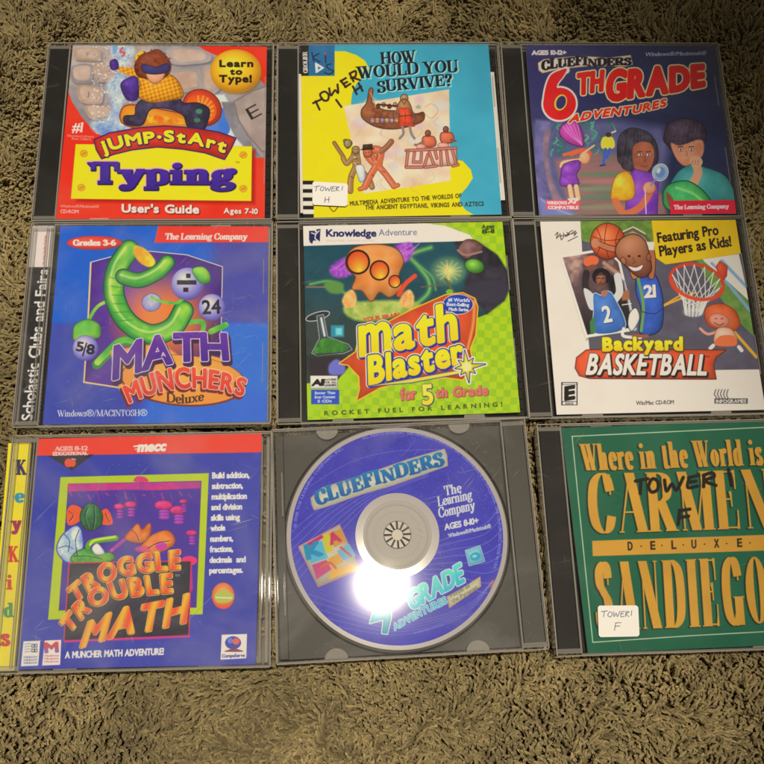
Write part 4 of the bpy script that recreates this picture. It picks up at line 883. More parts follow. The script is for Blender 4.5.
def art_ball(p):
    p.at(505, 210, 2.95)
    p.rect(60, 0, 820, 640, noisefill('efdfc4', 'ead9bc', .01, 1))
    # court scene
    scn = [(222, 24), (680, 24), (760, 470), (620, 472), (600, 450), (520, 420), (250, 420), (250, 380), (230, 160)]
    p.poly(scn, noisefill('585058', '66606a', .02, 2))
    p.poly([(222, 24), (440, 24), (440, 130), (300, 110), (226, 90)], noisefill('7c9838', '5c7c30', .06, 3))
    p.line([(320, 84), (376, 56), (410, 74), (440, 110)], 10, '6a5c40'); p.line([(322, 76), (378, 50), (414, 70)], 3, 'f0ead8')
    p.poly([(330, 90), (376, 62), (410, 80), (440, 120), (440, 160), (330, 150)], 'b49c78', soft=2)
    p.poly([(560, 140), (690, 130), (700, 200), (720, 270), (742, 380), (680, 320), (650, 280), (600, 210)], noisefill('7c9c44', '5f8838', .06, 4))
    p.poly([(576, 140), (690, 130), (720, 268), (652, 206)], 'e8dccc'); p.line([(640, 150), (712, 226)], 9, '88a8c4', soft=2); p.line([(610, 158), (722, 296)], 9, '88a8c4', soft=2); p.line([(590, 150), (724, 262)], 6, 'f0e8dc')
    p.line([(464, 284), (560, 244)], 6, 'e8a830'); p.line([(650, 330), (742, 434)], 9, 'e8a830'); p.line([(520, 250), (470, 280)], 5, 'e8a830')
    # banner
    p.poly([(432, 24), (684, 24), (706, 126), (560, 148), (474, 160), (444, 140)], noisefill('f8c818', 'f4bc10', .02, 5), edge='c89010', ew=.8)
    p.text('Featuring Pro', [(452, 96), (630, 72)], 28, '1c1410', grow=1.2, sp=.12); p.text('Players as Kids!', [(458, 136), (668, 106)], 29, '1c1410', grow=1.2, sp=.12)
    # photograph of a player shooting
    ph = [(163, 134), (300, 112), (340, 150), (388, 350), (384, 356), (238, 378)]
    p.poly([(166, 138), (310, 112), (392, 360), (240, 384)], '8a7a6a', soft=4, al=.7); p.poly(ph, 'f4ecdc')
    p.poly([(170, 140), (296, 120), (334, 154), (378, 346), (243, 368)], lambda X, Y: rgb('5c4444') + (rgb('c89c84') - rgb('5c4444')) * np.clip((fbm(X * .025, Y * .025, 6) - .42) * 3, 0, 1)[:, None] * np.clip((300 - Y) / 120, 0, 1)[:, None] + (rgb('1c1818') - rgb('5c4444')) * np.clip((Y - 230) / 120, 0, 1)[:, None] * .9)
    p.poly([(296, 180), (350, 210), (376, 340), (330, 348)], '181418', soft=6); p.poly([(340, 240), (366, 236), (368, 264), (346, 268)], 'a86840', soft=2); p.line([(346, 280), (372, 276)], 3, 'e8e0d8')
    p.ell(254, 151, 23, 16, 'e8683c', rot=-12)
    for q in ([(262, 168), (244, 178), (240, 226)], [(296, 160), (330, 186), (336, 236)]): p.line(q, 15, '7c4c38', sm=True)
    p.line([(240, 186), (238, 230), (260, 262)], 20, '2c2428', sm=True); p.line([(292, 156), (336, 190)], 11, 'b88868'); p.line([(332, 196), (338, 240), (326, 262)], 22, 'd8d0cc', sm=True)
    p.poly([(232, 232), (262, 250), (268, 290), (248, 290)], 'd8d0cc', sm=True); p.ell(284, 196, 27, 25, '191315', soft=1.5); p.ell(283, 206, 15, 21, radial(280, 202, 20, 26, 'b87450', '6a3c28'))
    p.line([(268, 194), (284, 189), (299, 193)], 4, '2c2428', sm=True)
    for x in (277, 289): p.line([(x - 4, 202), (x + 3, 201)], 2.4, '1c0c08')
    p.line([(283, 204), (281, 212), (286, 213)], 1.6, '5a2c1c', sm=True); p.line([(276, 219), (283, 217), (290, 219)], 2.4, '4a1814', sm=True)
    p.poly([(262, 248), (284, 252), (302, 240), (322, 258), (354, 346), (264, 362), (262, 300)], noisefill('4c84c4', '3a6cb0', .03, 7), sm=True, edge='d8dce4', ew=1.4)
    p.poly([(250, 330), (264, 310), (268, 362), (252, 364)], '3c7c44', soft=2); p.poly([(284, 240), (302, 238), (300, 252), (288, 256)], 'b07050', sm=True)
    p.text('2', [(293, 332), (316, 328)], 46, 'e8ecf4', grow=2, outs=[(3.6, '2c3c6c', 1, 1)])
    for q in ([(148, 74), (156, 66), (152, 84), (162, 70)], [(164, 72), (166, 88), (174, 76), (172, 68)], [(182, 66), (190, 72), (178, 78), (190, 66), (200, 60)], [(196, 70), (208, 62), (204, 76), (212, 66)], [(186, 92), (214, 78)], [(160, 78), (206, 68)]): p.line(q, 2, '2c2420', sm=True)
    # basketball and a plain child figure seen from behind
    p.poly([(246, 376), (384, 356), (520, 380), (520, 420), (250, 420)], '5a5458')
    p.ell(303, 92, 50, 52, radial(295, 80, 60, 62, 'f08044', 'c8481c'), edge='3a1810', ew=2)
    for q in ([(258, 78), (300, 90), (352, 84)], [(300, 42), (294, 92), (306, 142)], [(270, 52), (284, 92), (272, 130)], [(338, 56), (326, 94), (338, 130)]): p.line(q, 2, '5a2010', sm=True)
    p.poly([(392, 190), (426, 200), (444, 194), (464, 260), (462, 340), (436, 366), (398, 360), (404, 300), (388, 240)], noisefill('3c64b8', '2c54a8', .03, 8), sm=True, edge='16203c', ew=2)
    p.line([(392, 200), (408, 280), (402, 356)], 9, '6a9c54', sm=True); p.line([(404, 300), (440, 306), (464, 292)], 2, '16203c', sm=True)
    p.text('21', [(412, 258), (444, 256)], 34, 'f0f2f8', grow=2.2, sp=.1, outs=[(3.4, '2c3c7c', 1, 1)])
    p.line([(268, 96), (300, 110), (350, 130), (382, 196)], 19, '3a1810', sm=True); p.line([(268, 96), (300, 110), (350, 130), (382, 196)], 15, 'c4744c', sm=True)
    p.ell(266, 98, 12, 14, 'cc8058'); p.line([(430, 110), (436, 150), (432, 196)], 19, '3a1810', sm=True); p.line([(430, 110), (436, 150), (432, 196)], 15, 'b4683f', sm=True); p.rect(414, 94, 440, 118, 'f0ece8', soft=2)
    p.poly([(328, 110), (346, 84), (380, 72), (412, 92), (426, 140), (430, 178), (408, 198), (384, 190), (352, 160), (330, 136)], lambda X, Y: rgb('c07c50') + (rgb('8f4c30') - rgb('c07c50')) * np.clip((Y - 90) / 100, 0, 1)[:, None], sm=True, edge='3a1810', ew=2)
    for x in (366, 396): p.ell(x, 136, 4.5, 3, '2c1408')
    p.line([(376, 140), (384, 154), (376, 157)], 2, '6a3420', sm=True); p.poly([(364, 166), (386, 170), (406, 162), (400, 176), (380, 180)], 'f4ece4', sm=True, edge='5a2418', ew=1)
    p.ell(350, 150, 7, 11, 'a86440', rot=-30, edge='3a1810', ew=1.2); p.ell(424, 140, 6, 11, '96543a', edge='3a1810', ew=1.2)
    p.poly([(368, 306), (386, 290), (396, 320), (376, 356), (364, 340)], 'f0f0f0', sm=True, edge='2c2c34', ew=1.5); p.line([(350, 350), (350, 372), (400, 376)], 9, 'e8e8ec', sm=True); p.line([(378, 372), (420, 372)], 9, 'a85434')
    # hoop and net
    ring = el(566, 204, 76, 50)
    p.poly([(634, 150), (656, 166), (654, 194), (640, 214), (622, 168)], 'd84c28', edge='8c2814', ew=1)
    p.line([(x, y) for x, y in [(566 + 78 * math.cos(a) - .22 * 0, 213 + 52 * math.sin(a) + .28 * 78 * math.cos(a) * .55) for a in np.linspace(0, 6.2832, 40)]], 10, 'd84424')
    hp = lambda a, f=1.0: (566 + 74 * f * math.cos(a), 213 + 50 * f * math.sin(a) + 12 * math.cos(a))
    for k in range(15):
        a = k * 2 * math.pi / 15; b = a + .9; c = a - .9
        p.line([hp(a), (560 + 34 * math.cos(b), 274 + 10 * math.sin(b)), (556 + 24 * math.cos(b), 306 + 8 * math.sin(b))], 2.6, 'f0ead8')
        p.line([hp(a), (560 + 34 * math.cos(c), 274 + 10 * math.sin(c)), (556 + 24 * math.cos(c), 306 + 8 * math.sin(c))], 2.6, 'e4dcc8')
    p.line([hp(a) for a in np.linspace(.1, 3.0, 16)], 10, 'e04c28'); p.ell(556, 300, 30, 14, 'e8e0d0', soft=6, al=.5)
    # small plain figure at right
    p.poly([(590, 300), (606, 282), (644, 278), (680, 300), (692, 336), (676, 356), (640, 352), (600, 340)], noisefill('e86c34', 'd85828', .04, 9), sm=True, edge='8a3014', ew=1.4)
    p.ell(632, 326, 30, 20, 'e89070', rot=12, edge='a84c30', ew=1)
    for x in (622, 640): p.line([(x - 3, 322), (x, 319), (x + 4, 322)], 1.8, '5a2414', sm=True)
    p.line([(618, 332), (632, 340), (646, 334)], 2.2, '7a2418', sm=True)
    p.line([(640, 352), (600, 366), (576, 350)], 8, 'e89c7c', sm=True)
    p.poly([(626, 352), (664, 350), (684, 380), (672, 400), (620, 396)], 'f0b890', sm=True, edge='a84c30', ew=1); p.poly([(634, 372), (676, 372), (680, 400), (620, 398)], 'ec7440', sm=True)
    for q in ([(614, 400), (606, 408)], [(690, 404), (698, 414)]): p.line(q, 11, 'f4f0ec')
    # title
    F = dict(T=.3, t=.16, S=.05, sh=.1, wd=1.0)
    p.poly([(240, 414), (300, 412), (650, 414), (622, 434), (614, 456), (622, 498), (560, 498), (250, 496), (220, 488), (208, 466), (212, 436)], noisefill('ea5828', 'e04c20', .02, 10), edge='5c2014', ew=2.6)
    p.text('BASKETBALL', [(240, 484), (592, 486)], 52, ('ffffff', 'f0dcc8'), grow=2.6, sp=.18, outs=[(5.4, '241010', 3, 4), (4.2, '241010', 0, 0)], top=[(252, 426), (600, 428)])
    p.text('Backyard', [(290, 414), (522, 412)], 36, ('fbe824', 'eec010'), font='s', grow=3.4, sp=.22, outs=[(6, '4c3c14', 1, 2)], jig=.03)
    p.text('TM', [(592, 436), (604, 436)], 6, '3c1410')
    p.rect(166, 508, 214, 576, '1c1814'); p.rect(169, 516, 211, 564, 'efe4d0'); p.text('E', [(178, 560), (204, 556)], 36, '14100c', grow=3.4, sl=.16)
    p.rect(170, 566, 211, 574, 'efe4d0'); p.text('ESRB', [(178, 573), (202, 573)], 5, '1c1814'); p.rect(170, 510, 211, 515, 'd8ccb8')
    p.text('Win/Mac CD-ROM', [(387, 575), (498, 572)], 11, '5a5048', grow=.4, sp=.12)
    for k in range(5): p.line([(622 + k * 9, 530), (618 + k * 9, 544), (626 + k * 8, 556)], 3.2, '6a625a', sm=True)
    p.rect(618, 556, 716, 571, '4a443e', soft=1.5); p.text('INFOGRAMES', [(623, 569), (711, 568)], 9, 'f4ecdc', grow=.5, sp=.16)

def art_troggle(p):
    p.at(0, 420, 2.729)
    p.rect(0, 0, 760, 720, lambda X, Y: rgb('303a98') + (rgb('3e4298') - rgb('303a98')) * np.clip((X + Y - 300) / 700, 0, 1)[:, None] + .05 * (fbm(X * .02, Y * .02, 2) - .5)[:, None])
    p.poly([(60, 30), (720, 26), (720, 88), (60, 98)], noisefill('f4422c', 'ea3c2c', .01, 3))
    p.poly([(130, 98), (256, 94), (196, 138)], '2c2430'); p.text('AGES 8-12', [(150, 84), (240, 82)], 11, 'f8c8b0', font='r', fp=dict(T=.16, t=.08), grow=.4); p.text('EDUCATIONAL', [(144, 97), (240, 95)], 9, 'ffe8dc', font='r', fp=dict(T=.16, t=.08), grow=.3)
    p.ell(187, 117, 11, 12, 'e84c30'); p.ell(198, 118, 9, 10, 'e05030'); p.line([(196, 106), (206, 108)], 3, 'e8a898')
    p.text('mecc', [(376, 86), (450, 83)], 25, 'fff4ec', grow=2.2, sp=.12, sl=.25); p.line([(366, 72), (384, 70)], 4, 'ffe8dc'); p.line([(368, 80), (380, 78)], 2, 'ffe8dc')
    # lime frame round the picture
    pic_ = [(183, 172), (549, 166), (537, 528), (164, 528)]
    p.poly([(165, 156), (570, 145), (553, 530), (131, 545)], noisefill('bcc81c', 'b2c41c', .02, 4))
    p.poly([(186, 174), (550, 166), (536, 512), (160, 520)], noisefill('52308c', '44308c', .02, 5))
    p.poly([(186, 174), (548, 168), (547, 186), (420, 192), (340, 190), (184, 196)], noisefill('d42c78', 'b03484', .06, 6), soft=2)
    p.poly([(366, 168), (374, 154), (396, 156), (404, 168)], 'd8386c', sm=True)
    for x, y, s_ in ((325, 236, 14), (356, 230, 16), (446, 232, 24), (486, 246, 22), (522, 308, 14), (500, 222, 10)):
        p.ell(x, y, s_, s_ * .5, noisefill('e83c7c', 'c82c68', .1, 7), edge='8c1c5c', ew=1)
        for k in range(3): p.ell(x + 2, y + s_ * .5 + 6 + k * 8, s_ * .62, s_ * .24, 'a83ca0', edge='5c2480', ew=1)
    for k in range(6): p.ell(336 - k * 6, 330 + k * 5, 9, 5, 'c440a0', rot=-40, edge='5c2480', ew=1)
    p.ell(516, 384, 22, 13, 'e8306c'); p.line([(516, 390), (520, 460)], 14, 'a82c8c', sm=True)
    # plain coloured forms in place of the cover figures
    p.poly([(182, 250), (196, 232), (220, 240), (226, 262), (212, 280), (186, 286)], 'f0582c', sm=True); p.poly([(272, 256), (290, 242), (304, 262), (306, 284), (280, 284)], 'f0582c', sm=True)
    p.poly([(222, 250), (240, 230), (262, 232), (278, 256), (276, 284), (256, 300), (232, 296), (220, 276)], noisefill('3f7c44', '2c6038', .06, 8), sm=True, edge='143818', ew=1.4)
    p.poly([(156, 352), (170, 316), (204, 290), (220, 300), (226, 340), (218, 372), (196, 390), (172, 380)], noisefill('7c9cd8', 'e4ecf8', .05, 9), sm=True, edge='2c489c', ew=2)
    p.poly([(194, 384), (210, 360), (244, 350), (262, 366), (300, 362), (312, 378), (280, 392), (240, 400)], noisefill('3f8c34', '7cb83c', .05, 10), sm=True, edge='1c4c1c', ew=1.2)
    p.line([(240, 346), (252, 332), (316, 322)], 15, '5c9c2c', sm=True); p.line([(246, 340), (260, 328), (314, 319)], 7, 'c8d840', sm=True)
    p.poly([(252, 350), (264, 338), (276, 348), (284, 364), (262, 366)], 'f0f0f0', sm=True, edge='8c8cb8', ew=1)
    p.poly([(342, 322), (362, 296), (376, 284), (388, 300), (408, 282), (410, 306), (398, 330), (372, 334)], noisefill('f08c38', 'e86c28', .06, 11), sm=True, edge='a03c14', ew=1.2)
    p.poly([(398, 330), (420, 312), (452, 302), (470, 312), (476, 334), (452, 354), (410, 366), (384, 352)], noisefill('f0903c', 'e8702c', .06, 12), sm=True, edge='a03c14', ew=1.2); p.ell(440, 344, 16, 12, 'c83c94', soft=2)
    p.ell(390, 352, 22, 9, 'd8487c', soft=3, al=.8)
    for q in ([(160, 350), (180, 344), (200, 352)], [(176, 312), (190, 330), (186, 360)], [(216, 300), (206, 330), (212, 370)], [(204, 372), (240, 372), (280, 380)], [(238, 240), (232, 264), (240, 290)], [(256, 236), (258, 264), (254, 296)], [(188, 250), (200, 260), (190, 276)], [(288, 254), (292, 266), (300, 278)], [(360, 300), (372, 312), (380, 330)], [(404, 350), (430, 336), (462, 330)]):
        p.line(q, 2.2, '1c1430', sm=True, al=.8); p.line([(x + 3, y + 2) for x, y in q], 1.4, 'f4f0d8', sm=True, soft=1, al=.35)
    for k in range(14): p.line([(190 + k * 25, 196 + (k % 3) * 4), (196 + k * 25, 206 + (k % 4) * 5)], 3, ['d83c80', '9c2c8c'][k % 2], soft=1.5, al=.8)
    # slate with the title
    p.poly([(190, 392), (520, 386), (514, 588), (176, 602)], noisefill('423840', '34343c', .04, 13), edge='e0304c', ew=3)
    p.line([(178, 604), (516, 590)], 6, 'd8307c', soft=2)
    fl = lambda X, Y: rgb('f4b02c') + (rgb('ec5030') - rgb('f4b02c')) * (.5 + .5 * np.sin(X * .16 + Y * .05))[:, None]
    O = [(5.4, 'f8d868', -1, 1.5), (3.6, 'a83c1c', -1.5, 2)]
    p.text('TROGGLE', [(206, 494), (270, 450), (350, 420), (490, 404)], 46, fl, grow=3.0, sp=.30, outs=O, top=[(186, 462), (250, 412), (340, 376), (490, 356)])
    p.text('TROUBLE', [(190, 580), (250, 516), (330, 484), (470, 468)], 46, fl, grow=3.0, sp=.30, outs=O, top=[(166, 552), (230, 480), (320, 440), (468, 420)])
    p.text('MATH', [(222, 618), (330, 584), (410, 572), (506, 550)], 76, fl, grow=4.6, sp=.20, outs=O, top=[(244, 552), (340, 514), (420, 502), (514, 476)])
    p.text('TM', [(478, 428), (490, 427)], 6, 'b0a8c8')
    p.text('A MUNCHER MATH ADVENTURE!', [(178, 650), (446, 640)], 17, 'fbf6f0', grow=.9, sp=.13, sl=.08)
    for k, (t, x1) in enumerate((('Build addition,', 680), ('subtraction,', 662), ('multiplication', 673), ('and division', 660), ('skills using', 654), ('whole', 614), ('numbers,', 635), ('fractions,', 635), ('decimals  and', 670), ('percentages.', 662))):
        y = 159 + k * 28.9 - k * .1; p.text(t, [(580 - k * .9, y), (x1, y - 2)], 15, 'f8f8fc', grow=1.0, sp=.10)
    p.ell(609, 480, 31, 36, radial(608, 474, 34, 40, 'f4c060', 'e0502c')); p.poly([(586, 476), (610, 462), (636, 476), (632, 494), (604, 500), (588, 494)], 'b8b84c', sm=True, soft=2); p.line([(590, 484), (632, 486)], 3, 'e8e8b0', soft=1.5)
    p.poly([(64, 604), (110, 602), (104, 670), (57, 672)], 'f0e8dc'); p.poly([(122, 602), (167, 600), (164, 668), (115, 670)], 'f0e4dc')
    for a, b in ((88, 612), (96, 612), (88, 625), (96, 625)): p.rect(a - 2, b - 1, a + 6, b + 9, '3c3c4c'); p.rect(a, b + 1, a + 4, b + 7, 'dcd8d0')
    for k in range(4): p.line([(68, 612 + k * 7), (84, 610 + k * 7)], 3, '8c8888', al=.7)
    for k in range(3): p.text('WINDOWS'[:6], [(64, 650 + k * 8), (102, 649 + k * 8)], 5, '5c5c74', grow=.2); p.text('Macintosh'[:8], [(122, 646 + k * 8), (160, 645 + k * 8)], 5, 'c86c60', grow=.3)
    p.text('M', [(124, 634), (158, 632)], 24, ('e83c2c', '8c68a0'), grow=3)
    p.poly([(605, 586), (674, 584), (672, 650), (602, 654)], 'f0ecec'); p.ell(636, 608, 22, 18, '3c3c98'); p.ell(644, 604, 10, 9, 'e0604c'); p.ell(628, 602, 7, 8, '6878c8'); p.poly([(612, 632), (640, 624), (664, 632)], '8c3c3c', sm=True)
    p.text('CompuServe', [(606, 648), (668, 646)], 8, '2c2c74', grow=.5)
    p.line([(240, 232), (300, 130)], 1, '9c9cd0', soft=1, al=.4); p.line([(520, 540), (580, 480)], 1.5, '8c90b8', soft=1, al=.7)

def art_carmen(p):
    p.at(525, 410, 2.996)
    p.rect(60, 0, 1100, 800, noisefill('15603f', '115838', .008, 2))
    p.line([(141, 79), (500, 62), (800, 48), (960, 40)], 2.4, 'd4d8a8'); p.line([(141, 79), (170, 370), (203, 695)], 2.4, 'd4d8a8'); p.line([(203, 696), (500, 676), (720, 664), (1020, 648)], 2.4, 'd4d8a8')
    p.line([(950, 40), (1020, 648)], 2.4, 'd4d8a8')
    gold = noisefill('d4982f', 'c88e2c', .01, 4); sh = [(1.6, '082c1c', -4, 2)]
    F = dict(T=.20, t=.045, S=.05, sh=.04, wd=.62)
    p.text('Where in the World is', [(174, 181), (330, 177), (716, 164)], 72, gold, font='r', fp=dict(T=.18, t=.055, S=.04, sh=.045, wd=.62), grow=.3, sp=.10, outs=sh, top=[(164, 102), (330, 98), (706, 86)])
    p.text('CARMEN', [(190, 371), (450, 362), (752, 352)], 180, gold, font='r', fp=dict(T=.15, t=.024, S=.028, sh=.02, wd=.56), grow=.3, sp=.10, outs=sh, top=[(180, 190), (440, 186), (734, 176)])
    p.poly([(201, 392), (720, 374), (1000, 366), (1004, 410), (720, 421), (203, 438)], gold)
    for ch, x, y in (('D', 309, 420), ('E', 377, 418), ('L', 440, 416), ('U', 500, 414), ('X', 568, 412), ('E', 637, 410)): p.text(ch, [(x, y), (x + 13, y - .6)], 24, '2a2410', grow=1.2)
    for x, y in ((348, 408), (410, 406), (474, 404), (538, 402), (604, 400), (674, 398)): p.ell(x, y, 2.2, 2.2, '2a2410')
    p.text('SANDIEGO', [(212, 660), (450, 652), (740, 640)], 195, gold, font='r', fp=dict(T=.135, t=.022, S=.022, sh=.016, wd=.38), grow=.3, sp=.10, outs=sh, top=[(204, 456), (440, 450), (722, 436)])
    ink = '080808'
    for q in ([(331, 213), (368, 206)], [(347, 212), (345, 250)], [(377, 210), (370, 230), (380, 246), (397, 238), (398, 216), (386, 206), (377, 210)], [(418, 210), (424, 243), (440, 222), (454, 240), (474, 202)], [(492, 203), (488, 232), (517, 228)], [(490, 203), (520, 196)], [(490, 217), (512, 213)], [(536, 195), (535, 230)], [(534, 196), (560, 188), (566, 200), (538, 212), (572, 226)], [(609, 178), (618, 226)], [(463, 300), (459, 343)], [(463, 302), (494, 297)], [(461, 323), (490, 318)]):
        p.line(q, 10, ink, sm=True, soft=.9)

def art_spine_fairs(p):
    p.at(0, 210, 5.457)
    p.rect(60, 60, 400, 1400, noisefill('1c1a18', '262320', .02, 2))
    p.poly([(150, 60), (340, 60), (322, 312), (140, 312)], 'e6d3bd'); p.poly([(212, 122), (272, 122), (262, 302), (196, 302)], 'f2d6c4')
    p.text('The Right Reading Program', [(243, 300), (252, 140)], 11, 'd0503c', grow=.3)
    p.text('Scholastic Clubs and Fairs', [(178, 1146), (220, 760), (262, 326)], 62, 'f2eee6', grow=1.5, sp=.10, top=[(118, 1146), (160, 760), (208, 326)])
    for y in range(330, 1160, 22): p.line([(272 - (y - 330) * .066, y), (271 - (y - 330) * .066, y + 9)], 5, 'cfc8bc', al=.7)

def art_spine_kids(p):
    p.at(0, 420, 5.093)
    p.rect(-300, 60, 400, 1400, noisefill('ecd428', 'e6cc22', .01, 2)); p.line([(70, 100), (-10, 1290)], 8, 'f6e45c', soft=6)
    for ch, x, y, h, c in (('K', 86, 278, 74, '2c1c4c'), ('e', 76, 418, 66, '2c8ca0'), ('y', 62, 560, 70, '9c2c4c'), ('K', 46, 722, 78, 'd03c2c'), ('i', 36, 862, 74, 'c8442c'), ('d', 20, 1002, 70, '4c8c4c'), ('s', 4, 1148, 84, 'c83c2c')):
        p.text(ch, [(x, y), (x + (46 if ch not in 'i' else 26), y)], h, c, font='r', fp=dict(T=.2, t=.08, S=.07, sh=.07), grow=2)

def art_sticker_h(p):
    p.at(265, 30, 3.118); p.rect(100, 440, 300, 600, noisefill('f2ede0', 'ebe5d6', .02, 2))
    for q in ([(154, 489), (172, 486)], [(162, 488), (158, 502)], [(176, 490), (172, 498), (180, 501), (184, 492), (177, 488)], [(188, 489), (190, 501), (196, 493), (200, 502), (206, 488)], [(210, 489), (208, 502), (217, 501)], [(210, 489), (219, 488)], [(209, 495), (216, 494)], [(223, 489), (221, 502)], [(223, 489), (231, 490), (223, 496), (231, 502)], [(242, 487), (240, 500)], [(188, 521), (186, 538)], [(200, 520), (198, 537)], [(187, 530), (200, 528)]):
        p.line(q, 1.7, '3c3c40', sm=True)
def art_sticker_f(p):
    p.at(525, 410, 2.996); p.rect(190, 560, 370, 720, noisefill('efe9da', 'e8e1d0', .02, 2))
    for q in ([(229, 604), (247, 602)], [(238, 603), (235, 620)], [(252, 606), (248, 615), (256, 620), (262, 610), (254, 604)], [(266, 604), (267, 619), (273, 609), (277, 619), (284, 603)], [(289, 604), (287, 619), (297, 618)], [(289, 604), (298, 603)], [(288, 611), (295, 610)], [(303, 604), (301, 619)], [(303, 604), (312, 605), (303, 611), (311, 619)], [(320, 601), (318, 616)], [(272, 638), (268, 660)], [(272, 638), (288, 637)], [(270, 648), (284, 647)]):
        p.line(q, 1.7, '3c3c40', sm=True)

def art_disc(p):
    p.at(265, 410, 2.634)
    cx, cy = 349, 328
    p.C[:] = rgb('4c48b4')
    idx = np.arange(len(p.X)); p.C[idx] += (.07 * (fbm(p.X * .02, p.Y * .02, 3) - .5)[:, None])
    sw = 'b4aee8'
    for k in range(7): p.line([(60 + k * 4, 330 + k * 20), (160 + k * 10, 250 + k * 8), (300, 190 + k * 6), (430, 150 + k * 4)], 1.2, sw, sm=True, soft=1, al=.55)
    for k in range(8): p.line([(420, 360 + k * 12), (500, 330 + k * 18), (580, 300 + k * 26), (630, 240 + k * 34)], 1.3, sw, sm=True, soft=1, al=.6)
    for k in range(5): p.line([(100 + k * 20, 480 + k * 22), (220, 520 + k * 14), (360, 560 + k * 8), (520, 520 + k * 6), (600, 450)], 1.2, sw, sm=True, soft=1, al=.5)
    p.line([(120, 200), (220, 140), (330, 110), (460, 104)], 1.2, sw, sm=True, al=.5)
    # rim writing
    def ring_text(t, r, a0, a1, h, c):
        A = np.radians(np.linspace(a0, a1, 26)); rx, ry = r, r * .995
        b = np.c_[cx + rx * np.cos(A), cy + ry * np.sin(A)]; tp = np.c_[cx + (rx + h) * np.cos(A), cy + (ry + h) * np.sin(A)]
        p.text(t, b, h, c, top=tp, al=.7, sp=.18)
    ring_text('ALL RIGHTS RESERVED. THE LEARNING COMPANY, INC. CLUEFINDERS IS A TRADEMARK. ONE CD-ROM DISC. MADE IN USA.', 267, -110, 20, 7, 'd8d4f4')
    ring_text('© 1998 THE LEARNING COMPANY, INC.', 267, -176, -122, 7, 'd8d4f4')
    # torn band title
    p.poly([(122, 232), (150, 206), (220, 184), (300, 158), (380, 130), (472, 104), (478, 120), (480, 146), (440, 160), (340, 196), (250, 222), (160, 254), (130, 262), (124, 248)], 'efe6c0', edge='c8a888', ew=2)
    p.text('CLUEFINDERS', [(136, 252), (230, 218), (350, 180), (474, 144)], 36, ('2f8cb4', '2468a0'), font='r', fp=dict(T=.24, t=.09, S=.06, sh=.08, wd=.95), grow=1.2, sp=.12, top=[(126, 216), (224, 182), (345, 146), (466, 108)], jig=.04, wob=.08)
    W_ = 'f0eefc'; fp = dict(T=.15, t=.07)
    p.text('The', [(474, 226), (518, 216)], 25, W_, font='r', fp=fp, grow=.4, sl=.1); p.text('Learning', [(456, 254), (546, 234)], 25, W_, font='r', fp=fp, grow=.4, sl=.1)
    p.text('Company', [(458, 284), (554, 262)], 26, W_, font='r', fp=fp, grow=.4, sl=.1)
    p.text('AGES 8-10+', [(474, 316), (562, 298)], 15, W_, grow=1.0, sl=.1); p.text('Windows®/Macintosh®', [(484, 336), (596, 310)], 10, W_, grow=.4)
    # colour block puzzle picture
    p.poly([(88, 360), (196, 302), (250, 420), (140, 466)], 'd8c8a8', edge='d05c8c', ew=1.6)
    for q, c in (([(104, 366), (150, 344), (166, 390), (122, 404)], '5cc0d0'), ([(150, 330), (170, 322), (180, 372), (160, 378)], 'e0cc30'), ([(168, 326), (200, 312), (214, 346), (182, 362)], 'e09830'), ([(124, 408), (162, 394), (176, 420), (136, 446)], 'd84c7c'), ([(166, 392), (196, 376), (206, 400), (178, 418)], 'e8a838'), ([(190, 372), (222, 352), (240, 384), (206, 396)], '6cb4c8'), ([(170, 424), (228, 404), (244, 418), (168, 448)], 'f0b040'), ([(110, 352), (150, 328), (154, 336), (116, 360)], 'd02c6c')): p.poly(q, c, soft=1.5)
    p.text('K', [(112, 392), (150, 380)], 34, '1c98b8', grow=4, sl=.1); p.text('A', [(174, 354), (200, 344)], 26, 'd82c5c', grow=2.6)
    p.line([(150, 412), (170, 402), (186, 416)], 7, 'e06c30', sm=True); p.line([(200, 362), (226, 384)], 6, 'd84c4c')
    # ratings tile
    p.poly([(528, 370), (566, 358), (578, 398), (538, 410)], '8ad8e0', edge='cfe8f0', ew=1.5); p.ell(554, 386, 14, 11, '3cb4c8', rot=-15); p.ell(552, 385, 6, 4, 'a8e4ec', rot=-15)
    cy_ = ('6cf0f0', '38c8dc')
    p.poly([(322, 440), (336, 436), (332, 548), (322, 590), (308, 588), (312, 552), (276, 562), (282, 540)], '40ccdc', edge='e8fbff', ew=2.5); p.poly([(318, 490), (300, 536), (316, 532)], '5a4ec0')
    p.text('TH', [(346, 510), (372, 500)], 26, '48d4e0', grow=2, outs=[(4, 'e0f4fc', 0, 0)])
    p.text('GRADE', [(384, 528), (450, 490), (524, 452)], 54, cy_, grow=3.0, sp=.18, outs=[(5.4, 'e8f6ff', 0, 0)], top=[(376, 480), (444, 444), (514, 404)])
    p.text('ADVENTURES', [(342, 580), (400, 548), (480, 508)], 18, '58c8e4', grow=1.2, sp=.24, outs=[(2.6, 'dceeff', 0, 0)], top=[(336, 566), (392, 532), (474, 492)])
    p.poly([(480, 492), (520, 470), (566, 440), (568, 464), (530, 490), (486, 520)], 'ece0a8', edge='f0b060', ew=1.2); p.text('Puzzle of', [(490, 494), (542, 466)], 10, '6a6c50'); p.text('the Pyramid', [(494, 508), (560, 472)], 10, '6a6c50')
    p.text('the learning company', [(392, 590), (470, 566)], 5, 'b8b0e8', al=.7)
    flecks(p, 1500, (70, 50, 640, 600), 1.2, ['a49cdc', 'cfc8f0', '4a3cac', '8478d4'], 5, .5)
    p.ell(606, 460, 14, 10, 'f0845c', rot=-50, soft=6, al=.9)

